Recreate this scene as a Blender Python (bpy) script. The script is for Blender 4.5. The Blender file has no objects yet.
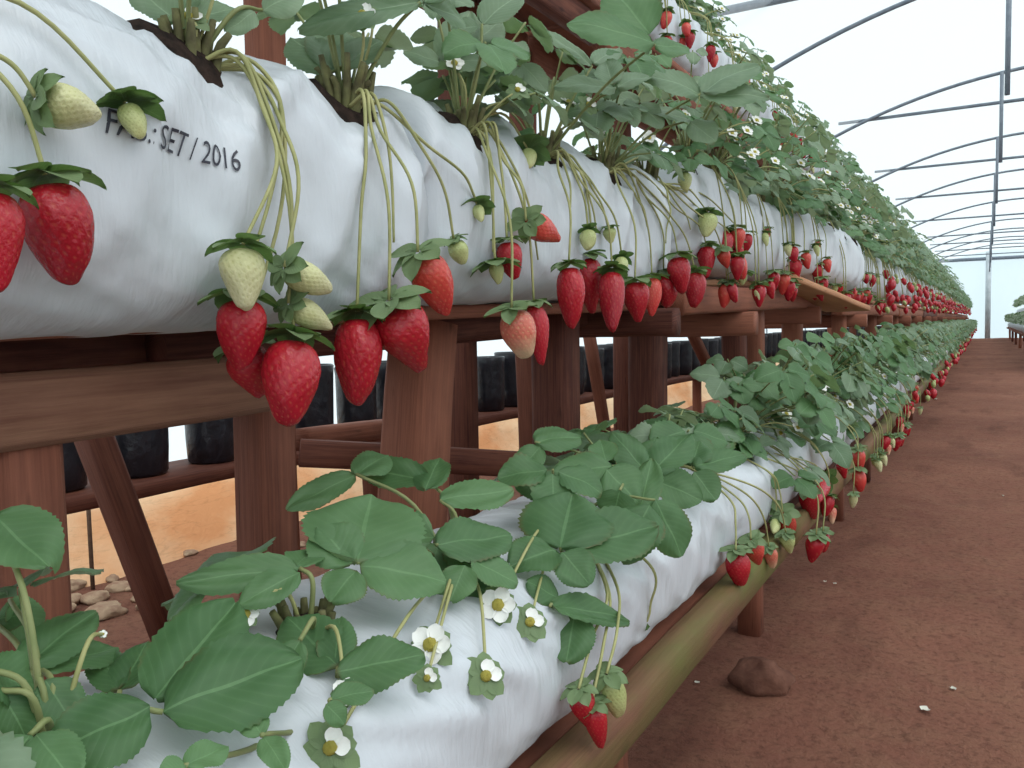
import bpy, math, random
from mathutils import Vector, Matrix, noise
from mathutils.bvhtree import BVHTree
random.seed(11)
rnd = random.random
def ru(a, b): return a + (b - a) * rnd()
COL = bpy.context.scene.collection
SC = bpy.context.scene

# ------------------------------------------------------------------ camera
F = 830.0
ZC = 0.70                                   # camera height above the soil
CAM = Vector((0, 0, ZC))
def cray(px, py): return Vector(((px - 512) / F, (384 - py) / F, -1.0))
vY = cray(985, 318).normalized()            # the direction of the aisle
vH = cray(0, 318 + 985 * 0.022)
vZ = vH.cross(vY); vZ.normalize(); vZ = -vZ if vZ.y < 0 else vZ
vX = vY.cross(vZ)
R3 = Matrix((vX, vY, vZ))                   # camera -> world
cd = bpy.data.cameras.new('camera'); cam = bpy.data.objects.new('camera', cd); COL.objects.link(cam)
cam.matrix_world = Matrix.Translation(CAM) @ R3.to_4x4()
cd.sensor_fit = 'HORIZONTAL'; cd.sensor_width = 36.0; cd.lens = F / 1024 * 36.0
cd.clip_start = 0.02; cd.clip_end = 300
SC.camera = cam
def ray(px, py): return R3 @ cray(px, py)
def PX(px, py, X):
    r = ray(px, py); return CAM + r * (X / r.x)
def PD(px, py, d): return CAM + ray(px, py) * d
def depth(p): return -((R3.transposed() @ (p - CAM)).z)

# ------------------------------------------------------------------ materials
class NT:
    def __init__(s, name):
        s.m = bpy.data.materials.new(name); s.m.use_nodes = True
        s.t = s.m.node_tree; s.t.nodes.clear()
        s.out = s.n('ShaderNodeOutputMaterial')
    def n(s, typ, **kw):
        nd = s.t.nodes.new(typ)
        for k, v in kw.items():
            if k[0] == '_': setattr(nd, k[1:], v)
            else: s.set(nd, k, v)
        return nd
    def set(s, nd, k, v):
        k = {'i0': 0, 'i1': 1, 'i2': 2}.get(k, k)
        inp = nd.inputs[k]
        if isinstance(v, bpy.types.NodeSocket): s.t.links.new(v, inp)
        else:
            if isinstance(v, tuple) and len(v) == 3 and inp.type == 'RGBA': v = v + (1,)
            inp.default_value = v
    def mix(s, fac, a, b, blend='MIX'):
        nd = s.t.nodes.new('ShaderNodeMix'); nd.data_type = 'RGBA'; nd.blend_type = blend
        for i, v in ((0, fac), (6, a), (7, b)):
            if isinstance(v, bpy.types.NodeSocket): s.t.links.new(v, nd.inputs[i])
            else: nd.inputs[i].default_value = (v + (1,)) if isinstance(v, tuple) and len(v) == 3 else v
        return nd.outputs[2]
    def ramp(s, fac, stops):
        nd = s.t.nodes.new('ShaderNodeValToRGB'); s.t.links.new(fac, nd.inputs[0])
        e = nd.color_ramp.elements
        while len(e) < len(stops): e.new(0.5)
        for el, (p, c) in zip(e, stops):
            el.position = p; el.color = (c, c, c, 1) if isinstance(c, (int, float)) else tuple(c) + (1,)
        return nd.outputs[0]
    def math(s, op, a, b=0.0):
        nd = s.t.nodes.new('ShaderNodeMath'); nd.operation = op
        for i, v in ((0, a), (1, b)):
            if isinstance(v, bpy.types.NodeSocket): s.t.links.new(v, nd.inputs[i])
            else: nd.inputs[i].default_value = v
        return nd.outputs[0]
    def noise(s, vec, scale, detail=4, rough=0.55):
        nd = s.n('ShaderNodeTexNoise', Scale=scale, Detail=detail, Roughness=rough)
        if vec is not None: s.t.links.new(vec, nd.inputs['Vector'])
        return nd.outputs['Fac']
    def scale(s, vec, sc):
        nd = s.t.nodes.new('ShaderNodeMapping'); s.t.links.new(vec, nd.inputs['Vector'])
        nd.inputs['Scale'].default_value = sc; return nd.outputs[0]
    def bump(s, h, strength=0.3, dist=0.01):
        return s.n('ShaderNodeBump', Height=h, Strength=strength, Distance=dist).outputs[0]
    def bsdf(s, color, rough=0.6, normal=None, spec=0.4, **kw):
        b = s.n('ShaderNodeBsdfPrincipled')
        s.set(b, 'Base Color', color); s.set(b, 'Roughness', rough); s.set(b, 'Specular IOR Level', spec)
        if normal is not None: s.set(b, 'Normal', normal)
        for k, v in kw.items(): s.set(b, k.replace('_', ' '), v)
        return b.outputs[0]
    def done(s, sh): s.t.links.new(sh, s.out.inputs['Surface']); return s.m
    def obj(s): return s.n('ShaderNodeTexCoord').outputs['Object']
    def uv(s): return s.n('ShaderNodeTexCoord').outputs['UV']
    def attr(s, name):
        a = s.n('ShaderNodeAttribute'); a.attribute_name = name; return a.outputs['Fac']
    def rand(s): return s.n('ShaderNodeObjectInfo').outputs['Random']

def leaf_mat(name, dark, light, under, brown=0.5):
    t = NT(name)
    uv = t.uv(); sep = t.n('ShaderNodeSeparateXYZ', Vector=uv)
    u, v = sep.outputs[0], sep.outputs[1]
    au = t.math('ABSOLUTE', t.math('SUBTRACT', t.math('MULTIPLY', u, 2.0), 1.0))
    # side veins run out and forward from the midrib
    ph = t.math('SUBTRACT', t.math('MULTIPLY', v, 9.0), t.math('MULTIPLY', au, 3.0))
    vn = t.math('POWER', t.math('ABSOLUTE', t.math('SINE', t.math('MULTIPLY', ph, math.pi))), 0.35)
    vein = t.math('SUBTRACT', 1.0, vn)
    mid = t.math('LESS_THAN', au, 0.035)
    vv = t.math('MINIMUM', t.math('ADD', t.math('MULTIPLY', vein, 0.22), t.math('MULTIPLY', mid, 0.6)), 1.0)
    nz = t.noise(t.obj(), 38.0, 5)
    fac = t.math('ADD', t.math('MULTIPLY', nz, 0.75), t.math('SUBTRACT', t.math('MULTIPLY', t.rand(), 0.7), 0.3))
    base = t.mix(fac, dark, light)
    base = t.mix(t.math('MULTIPLY', vv, 0.5), base, tuple(min(1, c * 1.6 + 0.02) for c in light))
    edge = t.math('MAXIMUM', au, t.math('ABSOLUTE', t.math('SUBTRACT', t.math('MULTIPLY', v, 2.0), 1.0)))
    em = t.math('MULTIPLY', t.ramp(edge, [(0.88, 0.0), (1.0, 1.0)]), t.ramp(t.noise(t.obj(), 22.0, 2), [(0.5, 0.0), (0.66, 1.0)]))
    base = t.mix(t.math('MULTIPLY', em, brown), base, (0.16, 0.06, 0.025))
    back = t.n('ShaderNodeNewGeometry').outputs['Backfacing']
    base = t.mix(back, base, under)
    bmp = t.bump(t.math('ADD', vn, t.math('MULTIPLY', nz, 0.5)), 0.14, 0.0012)
    a = t.bsdf(base, 0.5, bmp, 0.35)
    tr = t.n('ShaderNodeBsdfTranslucent', Color=t.mix(0.5, base, (0.20, 0.34, 0.06), 'MIX'))
    ms = t.n('ShaderNodeMixShader', Fac=0.28, i1=a, i2=tr.outputs[0])
    return t.done(ms.outputs[0])
M_LEAF = leaf_mat('leaf_green', (0.052, 0.125, 0.046), (0.135, 0.250, 0.110), (0.19, 0.275, 0.16))
M_LEAF2 = leaf_mat('leaf_pale', (0.10, 0.175, 0.090), (0.25, 0.33, 0.22), (0.30, 0.355, 0.25), 0.35)

def plain(name, c1, c2, sc=30, rough=0.6, bump=0.2, dist=0.002, spec=0.4, sss=None):
    t = NT(name); o = t.obj(); nz = t.noise(o, sc, 5)
    kw = {}
    return t.done(t.bsdf(t.mix(t.ramp(nz, [(0.3, 0.0), (0.7, 1.0)]), c1, c2), rough, t.bump(nz, bump, dist), spec))
M_STEM = plain('stalk_green', (0.26, 0.27, 0.10), (0.42, 0.40, 0.18), 40)
M_STEMR = plain('petiole_green', (0.16, 0.20, 0.07), (0.27, 0.28, 0.12), 40)
M_CALYX = leaf_mat('calyx_green', (0.055, 0.12, 0.035), (0.13, 0.23, 0.085), (0.19, 0.27, 0.13), 0.3)
M_CROWN = plain('crown_fibre', (0.07, 0.06, 0.03), (0.20, 0.20, 0.08), 60, 0.85, 0.6)
M_SOIL = plain('potting_soil', (0.012, 0.009, 0.008), (0.045, 0.028, 0.022), 120, 0.95, 0.8, 0.004, 0.1)
M_PETAL = plain('petal_white', (0.80, 0.80, 0.76), (0.86, 0.86, 0.83), 30)
M_PISTIL = plain('flower_yellow', (0.62, 0.52, 0.06), (0.78, 0.68, 0.16), 300, 0.8, 0.9)
M_INK = plain('printing_ink', (0.02, 0.02, 0.035), (0.035, 0.035, 0.05), 200, 0.5)

def berry_mat(name, top, tip, seed, t0=0.3, t1=1.0, var=0.3, seedfac=0.8):
    t = NT(name)
    tt = t.attr('along'); sd = t.attr('seed')
    nz = t.noise(t.obj(), 3.0, 3)
    f = t.ramp(t.math('ADD', tt, t.math('MULTIPLY', t.math('SUBTRACT', nz, 0.5), 0.5)), [(t0, 0.0), (t1, 1.0)])
    c = t.mix(f, top, tip)
    c = t.mix(t.math('MULTIPLY', t.rand(), var), c, tuple(x * 0.5 for x in tip))
    c = t.mix(t.math('MULTIPLY', sd, seedfac), c, seed)
    b = t.bsdf(c, 0.23, t.bump(t.noise(t.obj(), 26.0, 2), 0.15, 0.02), 0.42)
    return t.done(b)
M_B = {
 'ripe': berry_mat('strawberry_ripe', (0.47, 0.016, 0.028), (0.36, 0.006, 0.020), (0.62, 0.16, 0.09), var=0.35, seedfac=0.32),
 'red':  berry_mat('strawberry_bright', (0.62, 0.075, 0.055), (0.56, 0.03, 0.035), (0.72, 0.32, 0.16), var=0.1, seedfac=0.32),
 'half': berry_mat('strawberry_half_ripe', (0.62, 0.16, 0.11), (0.72, 0.55, 0.36), (0.7, 0.5, 0.25), 0.45, 1.0, 0.0, 0.5),
 'white': berry_mat('strawberry_unripe_white', (0.56, 0.55, 0.28), (0.62, 0.58, 0.36), (0.36, 0.36, 0.11), var=0.0, seedfac=0.5),
 'green': berry_mat('strawberry_unripe_green', (0.42, 0.47, 0.19), (0.55, 0.55, 0.26), (0.25, 0.25, 0.07), var=0.0, seedfac=0.6),
}
M_B['bud'] = M_B['green']

def bag_mat():
    t = NT('white_bag_plastic'); o = t.obj()
    n1 = t.noise(t.scale(o, (1.0, 1.0, 1.0)), 5.0, 3)
    n2 = t.noise(t.scale(o, (14.0, 55.0, 9.0)), 1.0, 4)
    n3 = t.noise(o, 70.0, 4)
    st = t.ramp(t.noise(o, 9.0, 5), [(0.60, 0.0), (0.82, 1.0)])
    c = t.mix(n1, (0.56, 0.59, 0.64), (0.64, 0.665, 0.70))
    c = t.mix(t.math('MULTIPLY', st, 0.10), c, (0.45, 0.35, 0.28))
    h = t.math('ADD', t.math('MULTIPLY', n2, 1.0), t.math('MULTIPLY', n3, 0.15))
    b = t.bsdf(c, 0.36, t.bump(h, 0.5, 0.007), 0.45)
    tr = t.n('ShaderNodeBsdfTranslucent', Color=(0.8, 0.82, 0.85))
    return t.done(t.n('ShaderNodeMixShader', Fac=0.06, i1=b, i2=tr.outputs[0]).outputs[0])
M_BAG = bag_mat()

def wood_mat(name, dark, light, moss=0.0):
    t = NT(name); uv = t.uv(); o = t.obj()
    g = t.noise(t.scale(uv, (2.2, 42.0, 1.0)), 1.0, 6, 0.65)
    g2 = t.noise(t.scale(uv, (5.0, 9.0, 1.0)), 1.0, 4)
    r = t.math('SUBTRACT', t.math('MULTIPLY', t.rand(), 0.5), 0.25)
    f = t.math('ADD', t.math('ADD', t.math('MULTIPLY', g, 0.8), t.math('MULTIPLY', g2, 0.35)), r)
    c = t.mix(t.ramp(f, [(0.25, 0.0), (0.85, 1.0)]), dark, light)
    kn = t.ramp(t.noise(t.scale(uv, (3.0, 8.0, 1.0)), 1.0, 2), [(0.68, 0.0), (0.74, 1.0)])
    c = t.mix(t.math('MULTIPLY', kn, 0.6), c, tuple(x * 0.35 for x in dark))
    if moss:
        mz = t.ramp(t.noise(t.scale(o, (6.0, 2.6, 8.0)), 1.0, 5), [(0.40, 0.0), (0.60, 1.0)])
        c = t.mix(t.math('MULTIPLY', mz, moss), c, (0.115, 0.13, 0.032))
    return t.done(t.bsdf(c, 0.72, t.bump(g, 0.5, 0.002), 0.25))
M_WOOD = wood_mat('red_brown_timber', (0.072, 0.020, 0.014), (0.29, 0.105, 0.062))
M_WOODO = wood_mat('orange_plank', (0.26, 0.10, 0.05), (0.50, 0.25, 0.13))
M_PLANK = wood_mat('weathered_plank', (0.15, 0.062, 0.040), (0.36, 0.19, 0.12))
M_MOSS = wood_mat('mossy_plank', (0.10, 0.042, 0.026), (0.22, 0.105, 0.06), 0.9)

def soil_mat():
    t = NT('red_soil'); o = t.obj()
    a = t.noise(o, 0.9, 6, 0.6); b = t.noise(o, 9.0, 8, 0.7); c_ = t.noise(o, 60.0, 5, 0.7)
    st = t.noise(t.scale(o, (5.0, 1.3, 1.0)), 1.0, 5)
    c = t.mix(t.ramp(a, [(0.3, 0.0), (0.7, 1.0)]), (0.150, 0.058, 0.042), (0.275, 0.122, 0.082))
    c = t.mix(t.ramp(b, [(0.42, 0.0), (0.72, 0.6)]), c, (0.24, 0.125, 0.078))
    c = t.mix(t.ramp(st, [(0.55, 0.0), (0.72, 0.55)]), c, (0.07, 0.027, 0.020))
    c = t.mix(t.ramp(c_, [(0.35, 0.45), (0.5, 0.0)]), c, (0.05, 0.02, 0.015))
    h = t.math('ADD', t.math('MULTIPLY', b, 1.0), t.math('MULTIPLY', c_, 0.35))
    return t.done(t.bsdf(c, 0.95, t.bump(h, 0.7, 0.03), 0.1))
M_GROUND = soil_mat()
M_CLOD = plain('dry_clod', (0.10, 0.044, 0.032), (0.21, 0.10, 0.07), 25, 0.95, 0.8, 0.01, 0.1)
M_RUBBLE = plain('rubble', (0.24, 0.13, 0.09), (0.46, 0.33, 0.22), 30, 0.95, 0.7, 0.01, 0.1)
M_BANK = None
def bank_mat():
    t = NT('orange_clay'); o = t.obj()
    a = t.noise(t.scale(o, (2.0, 1.2, 2.0)), 1.6, 5); b = t.noise(o, 14.0, 7, 0.65)
    c = t.mix(t.ramp(a, [(0.36, 0.0), (0.64, 1.0)]), (0.76, 0.35, 0.16), (0.92, 0.66, 0.42))
    cr = t.ramp(t.noise(t.scale(o, (3.0, 2.0, 12.0)), 1.5, 4), [(0.49, 0.0), (0.50, 1.0), (0.515, 0.0)])
    c = t.mix(t.math('MULTIPLY', cr, 0.15), c, (0.22, 0.08, 0.03))
    return t.done(t.bsdf(c, 0.9, t.bump(b, 0.5, 0.02), 0.1))
M_BANK = bank_mat()
M_BLACK = plain('black_polythene', (0.010, 0.010, 0.014), (0.025, 0.024, 0.032), 45, 0.32, 0.6, 0.006, 0.5)
M_PERL = plain('pale_potting_mix', (0.25, 0.25, 0.23), (0.7, 0.7, 0.68), 90, 0.9, 0.7, 0.006)
M_STEEL = plain('galvanised_pipe', (0.13, 0.16, 0.20), (0.22, 0.25, 0.29), 20, 0.5, 0.05)
M_SCRAP = plain('dry_scrap', (0.55, 0.53, 0.44), (0.75, 0.73, 0.66), 50, 0.8)
M_STRING = plain('twine', (0.10, 0.06, 0.04), (0.16, 0.10, 0.07), 50, 0.9)
def film_mat(name, fac, col):
    t = NT(name)
    tp = t.n('ShaderNodeBsdfTransparent', Color=(0.97, 0.985, 0.99))
    tl = t.n('ShaderNodeBsdfTranslucent', Color=col)
    df = t.n('ShaderNodeBsdfDiffuse', Color=col)
    nz = t.noise(t.scale(t.obj(), (0.5, 0.25, 0.5)), 1.4, 4)
    m1 = t.n('ShaderNodeMixShader', Fac=0.35, i1=tl.outputs[0], i2=df.outputs[0])
    m2 = t.n('ShaderNodeMixShader', Fac=t.math('ADD', t.math('MULTIPLY', nz, 0.16), fac - 0.08), i1=tp.outputs[0], i2=m1.outputs[0])
    return t.done(m2.outputs[0])
M_FILM = film_mat('roof_film', 0.20, (0.92, 0.95, 0.96))
M_FILMW = film_mat('end_film', 0.62, (0.76, 0.87, 0.91))

# ------------------------------------------------------------------ mesh builder
class MB:
    def __init__(s): s.v = []; s.f = []; s.m = []; s.uv = []; s.at = {}
    def add(s, vs, fs, mat=0, uvs=None):
        b = len(s.v); s.v += vs
        s.uv += uvs if uvs else [(0.5, 0.5)] * len(vs)
        for f in fs: s.f.append(tuple(i + b for i in f)); s.m.append(mat)
    def mesh(s, name, mats, off=None, smooth=True):
        me = bpy.data.meshes.new(name)
        vs = s.v if off is None else [(v[0] - off[0], v[1] - off[1], v[2] - off[2]) for v in s.v]
        me.from_pydata([tuple(v) for v in vs], [], s.f)
        for m in (mats if isinstance(mats, (list, tuple)) else [mats]): me.materials.append(m)
        me.polygons.foreach_set('material_index', s.m)
        me.polygons.foreach_set('use_smooth', [smooth] * len(s.f))
        ul = me.uv_layers.new(name='UVMap')
        li = [0] * len(me.loops); me.loops.foreach_get('vertex_index', li)
        fl = []
        for i in li: fl += s.uv[i]
        ul.data.foreach_set('uv', fl)
        for k, arr in s.at.items():
            a = me.attributes.new(k, 'FLOAT', 'POINT'); a.data.foreach_set('value', arr)
        me.update(); return me
def link(name, me, parent=None):
    o = bpy.data.objects.new(name, me); COL.objects.link(o)
    if parent: o.parent = parent
    return o
def wloc(o):
    p = Vector(o.location)
    while o.parent: o = o.parent; p += o.location
    return p
def part(name, mb, mats, parent, smooth=True, label=None):
    o = link(name, mb.mesh(name, mats, wloc(parent), smooth), parent)
    if label: o['label'] = label
    return o
def tag(o, label, cat, group=None, kind=None):
    o['label'] = label; o['category'] = cat
    if group: o['group'] = group
    if kind: o['kind'] = kind
    return o
def thing(name, label, cat, loc=(0, 0, 0), group=None):
    o = bpy.data.objects.new(name, None); COL.objects.link(o); o.location = loc
    o.empty_display_size = 0.05
    return tag(o, label, cat, group)
def copy_tree(root, parent=None):
    kids = list(root.children)
    c = root.copy(); COL.objects.link(c)
    if parent: c.parent = parent
    for k in kids: copy_tree(k, c)
    return c
ORD = ['first', 'second', 'third', 'fourth', 'fifth', 'sixth', 'seventh', 'eighth', 'ninth', 'tenth', 'eleventh', 'twelfth', 'thirteenth', 'fourteenth', 'fifteenth', 'sixteenth']

def catmull(pts, n=6):
    P = [Vector(p) for p in pts]
    if len(P) < 3: return [P[0].lerp(P[-1], i / n) for i in range(n + 1)]
    Q = [P[0] * 2 - P[1]] + P + [P[-1] * 2 - P[-2]]
    out = []
    for i in range(1, len(Q) - 2):
        a, b, c, d = Q[i - 1:i + 3]
        for j in range(n):
            t = j / n
            out.append(0.5 * ((2 * b) + (c - a) * t + (2 * a - 5 * b + 4 * c - d) * t * t + (3 * b - a - 3 * c + d) * t ** 3))
    out.append(P[-1]); return out
def tube(mb, pts, r0, r1=None, seg=6, mat=0, n=6, smooth=True):
    P = catmull(pts, n) if smooth else [Vector(p) for p in pts]
    r1 = r0 if r1 is None else r1
    vs, fs = [], []
    up = Vector((0.3, 0.9, 0.2)); N = len(P)
    for i, p in enumerate(P):
        d = (P[min(i + 1, N - 1)] - P[max(i - 1, 0)]).normalized()
        a = d.cross(up)
        if a.length < 1e-3: a = d.cross(Vector((1, 0, 0)))
        a.normalize(); b = d.cross(a)
        r = r0 + (r1 - r0) * i / (N - 1)
        for k in range(seg):
            t = 2 * math.pi * k / seg
            vs.append(p + (a * math.cos(t) + b * math.sin(t)) * r)
    for i in range(N - 1):
        for k in range(seg):
            k2 = (k + 1) % seg
            fs.append((i * seg + k, i * seg + k2, (i + 1) * seg + k2, (i + 1) * seg + k))
    fs.append(tuple(range(seg))[::-1]); fs.append(tuple((N - 1) * seg + k for k in range(seg)))
    mb.add(vs, fs, mat)
def beam(mb, p0, p1, w, h, roll=0.0, mat=0, wob=0.004, taper=1.0, ref=None):
    """sawn timber from p0 to p1: w across, h along the ref (up) direction; chamfered and a little crooked"""
    p0, p1 = Vector(p0), Vector(p1); d = (p1 - p0); L = d.length; d.normalize()
    up = Vector(ref) if ref else Vector((0, 0, 1))
    if abs(d.dot(up)) > 0.95: up = Vector((1, 0, 0))
    a = d.cross(up).normalized(); b = a.cross(d).normalized()
    if roll: 
        q = Matrix.Rotation(roll, 3, d); a = q @ a; b = q @ b
    n = max(2, int(L / 0.08)); c = 0.16
    prof = [(-.5, -.5 + c), (-.5 + c, -.5), (.5 - c, -.5), (.5, -.5 + c), (.5, .5 - c), (.5 - c, .5), (-.5 + c, .5), (-.5, .5 - c)]
    cw = c * min(w, h)
    prof = [(-w/2, -h/2 + cw), (-w/2 + cw, -h/2), (w/2 - cw, -h/2), (w/2, -h/2 + cw), (w/2, h/2 - cw), (w/2 - cw, h/2), (-w/2 + cw, h/2), (-w/2, h/2 - cw)]
    vs, fs, uv = [], [], []
    s0 = ru(0, 50)
    for i in range(n + 1):
        t = i / n; sc = 1 + (taper - 1) * t
        o1 = noise.noise(Vector((s0, t * L * 3, 1))) * wob; o2 = noise.noise(Vector((s0, t * L * 3, 7))) * wob
        for k, (x, y) in enumerate(prof):
            vs.append(p0 + d * (t * L) + a * (x * sc + o1) + b * (y * sc + o2)); uv.append((t * L * 3 + s0, k / 8 + s0))
    for i in range(n):
        for k in range(8):
            k2 = (k + 1) % 8
            fs.append((i * 8 + k, i * 8 + k2, (i + 1) * 8 + k2, (i + 1) * 8 + k))
    fs.append(tuple(range(8))[::-1]); fs.append(tuple(n * 8 + k for k in range(8)))
    mb.add(vs, fs, mat, uv)

# ------------------------------------------------------------------ leaves, berries, flowers
def leaflet(mb, base, tip, width, nrm, fold=0.22, droop=0.16, nl=16, nv=4, mat=0, seed=0.0, serr=0.055):
    """one toothed obovate leaflet from base to tip"""
    base, tip = Vector(base), Vector(tip)
    ax = tip - base; L = ax.length; ax.normalize()
    n = (Vector(nrm) - ax * Vector(nrm).dot(ax)).normalized(); sd = ax.cross(n)
    vs, fs, uv = [], [], []
    W = 2 * nv + 1
    for i in range(nl + 1):
        t = i / nl
        hw = width * 0.5 * (math.sin(math.pi * (0.03 + 0.97 * t ** 0.86 * 0.985)) ** 0.62) if 0 < t < 1 else width * (0.03 if t == 0 else 0.06)
        for j in range(-nv, nv + 1):
            q = j / nv; aq = abs(q)
            e = 1.0
            if abs(j) == nv and 0.15 < t: e = 1 + serr * (1 if i % 2 else -1)
            fw = 0.10 * L * aq * aq * (0.4 + t) * (0.5 if t < 0.9 else 0.2)    # sides sweep forward
            z = fold * hw * aq - droop * L * t * t - 0.12 * width * aq ** 3 * (0.5 + noise.noise(Vector((seed, t * 2.2, q))) * 1.4)
            z += 0.007 * L * math.cos((t * 9 - aq * 3) * 2 * math.pi) * aq * (1 if nl > 9 else 0)
            z += noise.noise(Vector((seed + 3, t * 2.5, q * 1.5 + 9))) * 0.05 * L
            vs.append(base + ax * (t * L + fw * (1 - t)) + sd * (q * hw * e) + n * z)
            uv.append((0.5 + q * 0.5, t))
    for i in range(nl):
        for j in range(W - 1):
            fs.append((i * W + j, i * W + j + 1, (i + 1) * W + j + 1, (i + 1) * W + j))
    mb.add(vs, fs, mat, uv)
def leaf_tri(mb, hub, out, nrm, size, detail=(14, 3), mat=0, wid=0.82):
    """three leaflets on one hub"""
    out = Vector(out); nrm = Vector(nrm).normalized(); out = (out - nrm * out.dot(nrm)).normalized()
    for k, (ang, sc) in enumerate(((0, 1.0), (ru(1.15, 1.45), 0.92), (-ru(1.15, 1.45), 0.92))):
        d = Matrix.Rotation(ang, 3, nrm) @ out
        L = size * sc * ru(0.93, 1.07)
        nn = (nrm + d * ru(-0.15, 0.25) + Vector((ru(-.15, .15), ru(-.15, .15), 0))).normalized()
        leaflet(mb, Vector(hub) + d * 0.006, Vector(hub) + d * L, L * wid * ru(0.92, 1.08), nn, ru(0.10, 0.34), ru(0.06, 0.26), detail[0], detail[1], mat, ru(0, 99))

def berry_mesh(kind, shape, nu=40, nr=30, seeds=120):
    mb = MB(); s0 = shape * 13.7
    S = []
    for i in range(seeds):
        z = 1 - 2 * (i + 0.5) / seeds; th = i * 2.39996
        r = math.sqrt(1 - z * z); S.append(Vector((r * math.cos(th), r * math.sin(th), z)))
    from mathutils.kdtree import KDTree
    kd = KDTree(seeds)
    for i, p in enumerate(S): kd.insert(p, i)
    kd.balance()
    vs, fs, sd, al, uv = [], [], [], [], []
    taper = (0.46, 0.34, 0.54, 0.40, 0.28)[shape % 5]; sq = (1.0, 0.92, 1.0, 0.86, 1.05)[shape % 5]
    bend = (0.05, -0.06, 0.02, 0.10, 0.0)[shape % 5]
    sp = math.sqrt(4 * math.pi / max(seeds, 1))
    for i in range(nr + 1):
        th = math.pi * i / nr
        for k in range(nu):
            ph = 2 * math.pi * k / nu
            d = Vector((math.sin(th) * math.cos(ph), math.sin(th) * math.sin(ph), math.cos(th)))
            r = 1 + taper * math.cos(th) * math.sin(th) ** 0.5
            r /= 1 + taper * 0.42
            lump = 1 + 0.07 * noise.noise(d * 1.4 + Vector((s0, 0, 0)))
            sv = 0.0; dim = 0.0
            if seeds:
                _, _, dist = kd.find(d)
                q = dist / sp
                dim = -0.055 * math.exp(-(q / 0.30) ** 2)
                sv = 1.0 if q < 0.15 else 0.0
            x = 0.5 * d.x * r * lump * (1 + dim); y = 0.5 * d.y * r * lump * sq * (1 + dim)
            t = (1 - math.cos(th)) / 2
            z = -t * (1 + 0.04 * noise.noise(d * 2 + Vector((s0, 5, 0)))) + 0.06 * math.exp(-(th / 0.5) ** 2) * -1
            x += bend * t * t
            vs.append((x, y, z)); sd.append(sv); al.append(t); uv.append((k / nu, t))
    for i in range(nr):
        for k in range(nu):
            k2 = (k + 1) % nu
            fs.append((i * nu + k, (i + 1) * nu + k, (i + 1) * nu + k2, i * nu + k2))
    mb.add(vs, fs, 0, uv); mb.at = {'seed': sd, 'along': al}
    return mb.mesh('strawberry', M_B[kind])
BER = {}
def berry_me(kind, shape, lod=0):
    k = (kind, shape, lod)
    if k not in BER:
        BER[k] = berry_mesh(kind, shape, *((72, 60, 210), (24, 18, 60), (10, 8, 0))[lod])
    return BER[k]
def calyx_mb(n=9, r=0.62, lift=0.30, nl=6):
    """star of pointed sepals round the stalk, unit: berry diameter 1"""
    mb = MB()
    for k in range(n):
        a = 2 * math.pi * k / n + ru(-.2, .2); L = r * ru(0.8, 1.2); dr = ru(-0.5, 0.9) * lift
        d = Vector((math.cos(a), math.sin(a), 0))
        sd = Vector((-math.sin(a), math.cos(a), 0)); vs, fs, uv = [], [], []
        for i in range(nl + 1):
            t = i / nl; w = 0.78 * r * math.sin(math.pi * (0.10 + 0.90 * t)) ** 0.62 * (1 if t < 1 else 0.05)
            z = 0.05 + 0.16 * t * (1 if dr > 0 else 0.3) * abs(dr) / lift - 0.42 * r * t * t * (1 - dr)
            for q in (-1, -0.5, 0, 0.5, 1):
                vs.append(d * (0.05 + L * t) + sd * (q * w * 0.5) + Vector((0, 0, z + 0.05 * abs(q)))); uv.append((0.5 + q / 2, t))
        for i in range(nl):
            for j in range(4): fs.append((i * 5 + j, i * 5 + j + 1, (i + 1) * 5 + j + 1, (i + 1) * 5 + j))
        mb.add(vs, fs, 0, uv)
    return mb
CALYX = [calyx_mb(n, r, 0.42).mesh('calyx', M_CALYX) for n, r in ((7, 0.56), (6, 0.62), (8, 0.54))]
CALYXBIG = [calyx_mb(8, 1.05, 0.15).mesh('calyx', M_CALYX) for _ in range(2)]
CALYXLO = [calyx_mb(6, 0.62, 0.3, 2).mesh('calyx', M_CALYX)]
BLAB = {'ripe': 'ripe red strawberry', 'red': 'bright red strawberry not fully ripe', 'half': 'half ripe pink strawberry with a pale tip',
        'white': 'unripe white strawberry', 'green': 'unripe green strawberry', 'bud': 'small green young fruit'}
NB = [0]
def axis_rot(d):   # local -Z -> d
    return (-Vector(d)).to_track_quat('Z', 'Y')
def strawberry(parent, top, tip, width, kind, lod=0, rot=None):
    top, tip = Vector(top), Vector(tip); d = tip - top; L = d.length; NB[0] += 1
    o = link('strawberry', berry_me(kind, NB[0] % 5, lod), parent)
    o.rotation_mode = 'QUATERNION'
    q = axis_rot(d) ; from mathutils import Quaternion
    q = q @ Quaternion((0, 0, 1), ru(0, 6.28) if rot is None else rot)
    o.rotation_quaternion = q; o.location = top - wloc(parent); o.scale = (width, width, L)
    o['label'] = BLAB[kind]
    big = kind == 'bud' or (kind == 'green' and width < 0.02)
    c = link('calyx', random.choice(CALYXBIG if big else (CALYX if lod < 2 else CALYXLO)), o)
    s = 1.12 if not big else 1.4
    c.scale = (s, s, s * width / L); c.location = (0, 0, -0.01); c['label'] = 'green leafy calyx'
    return o
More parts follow.
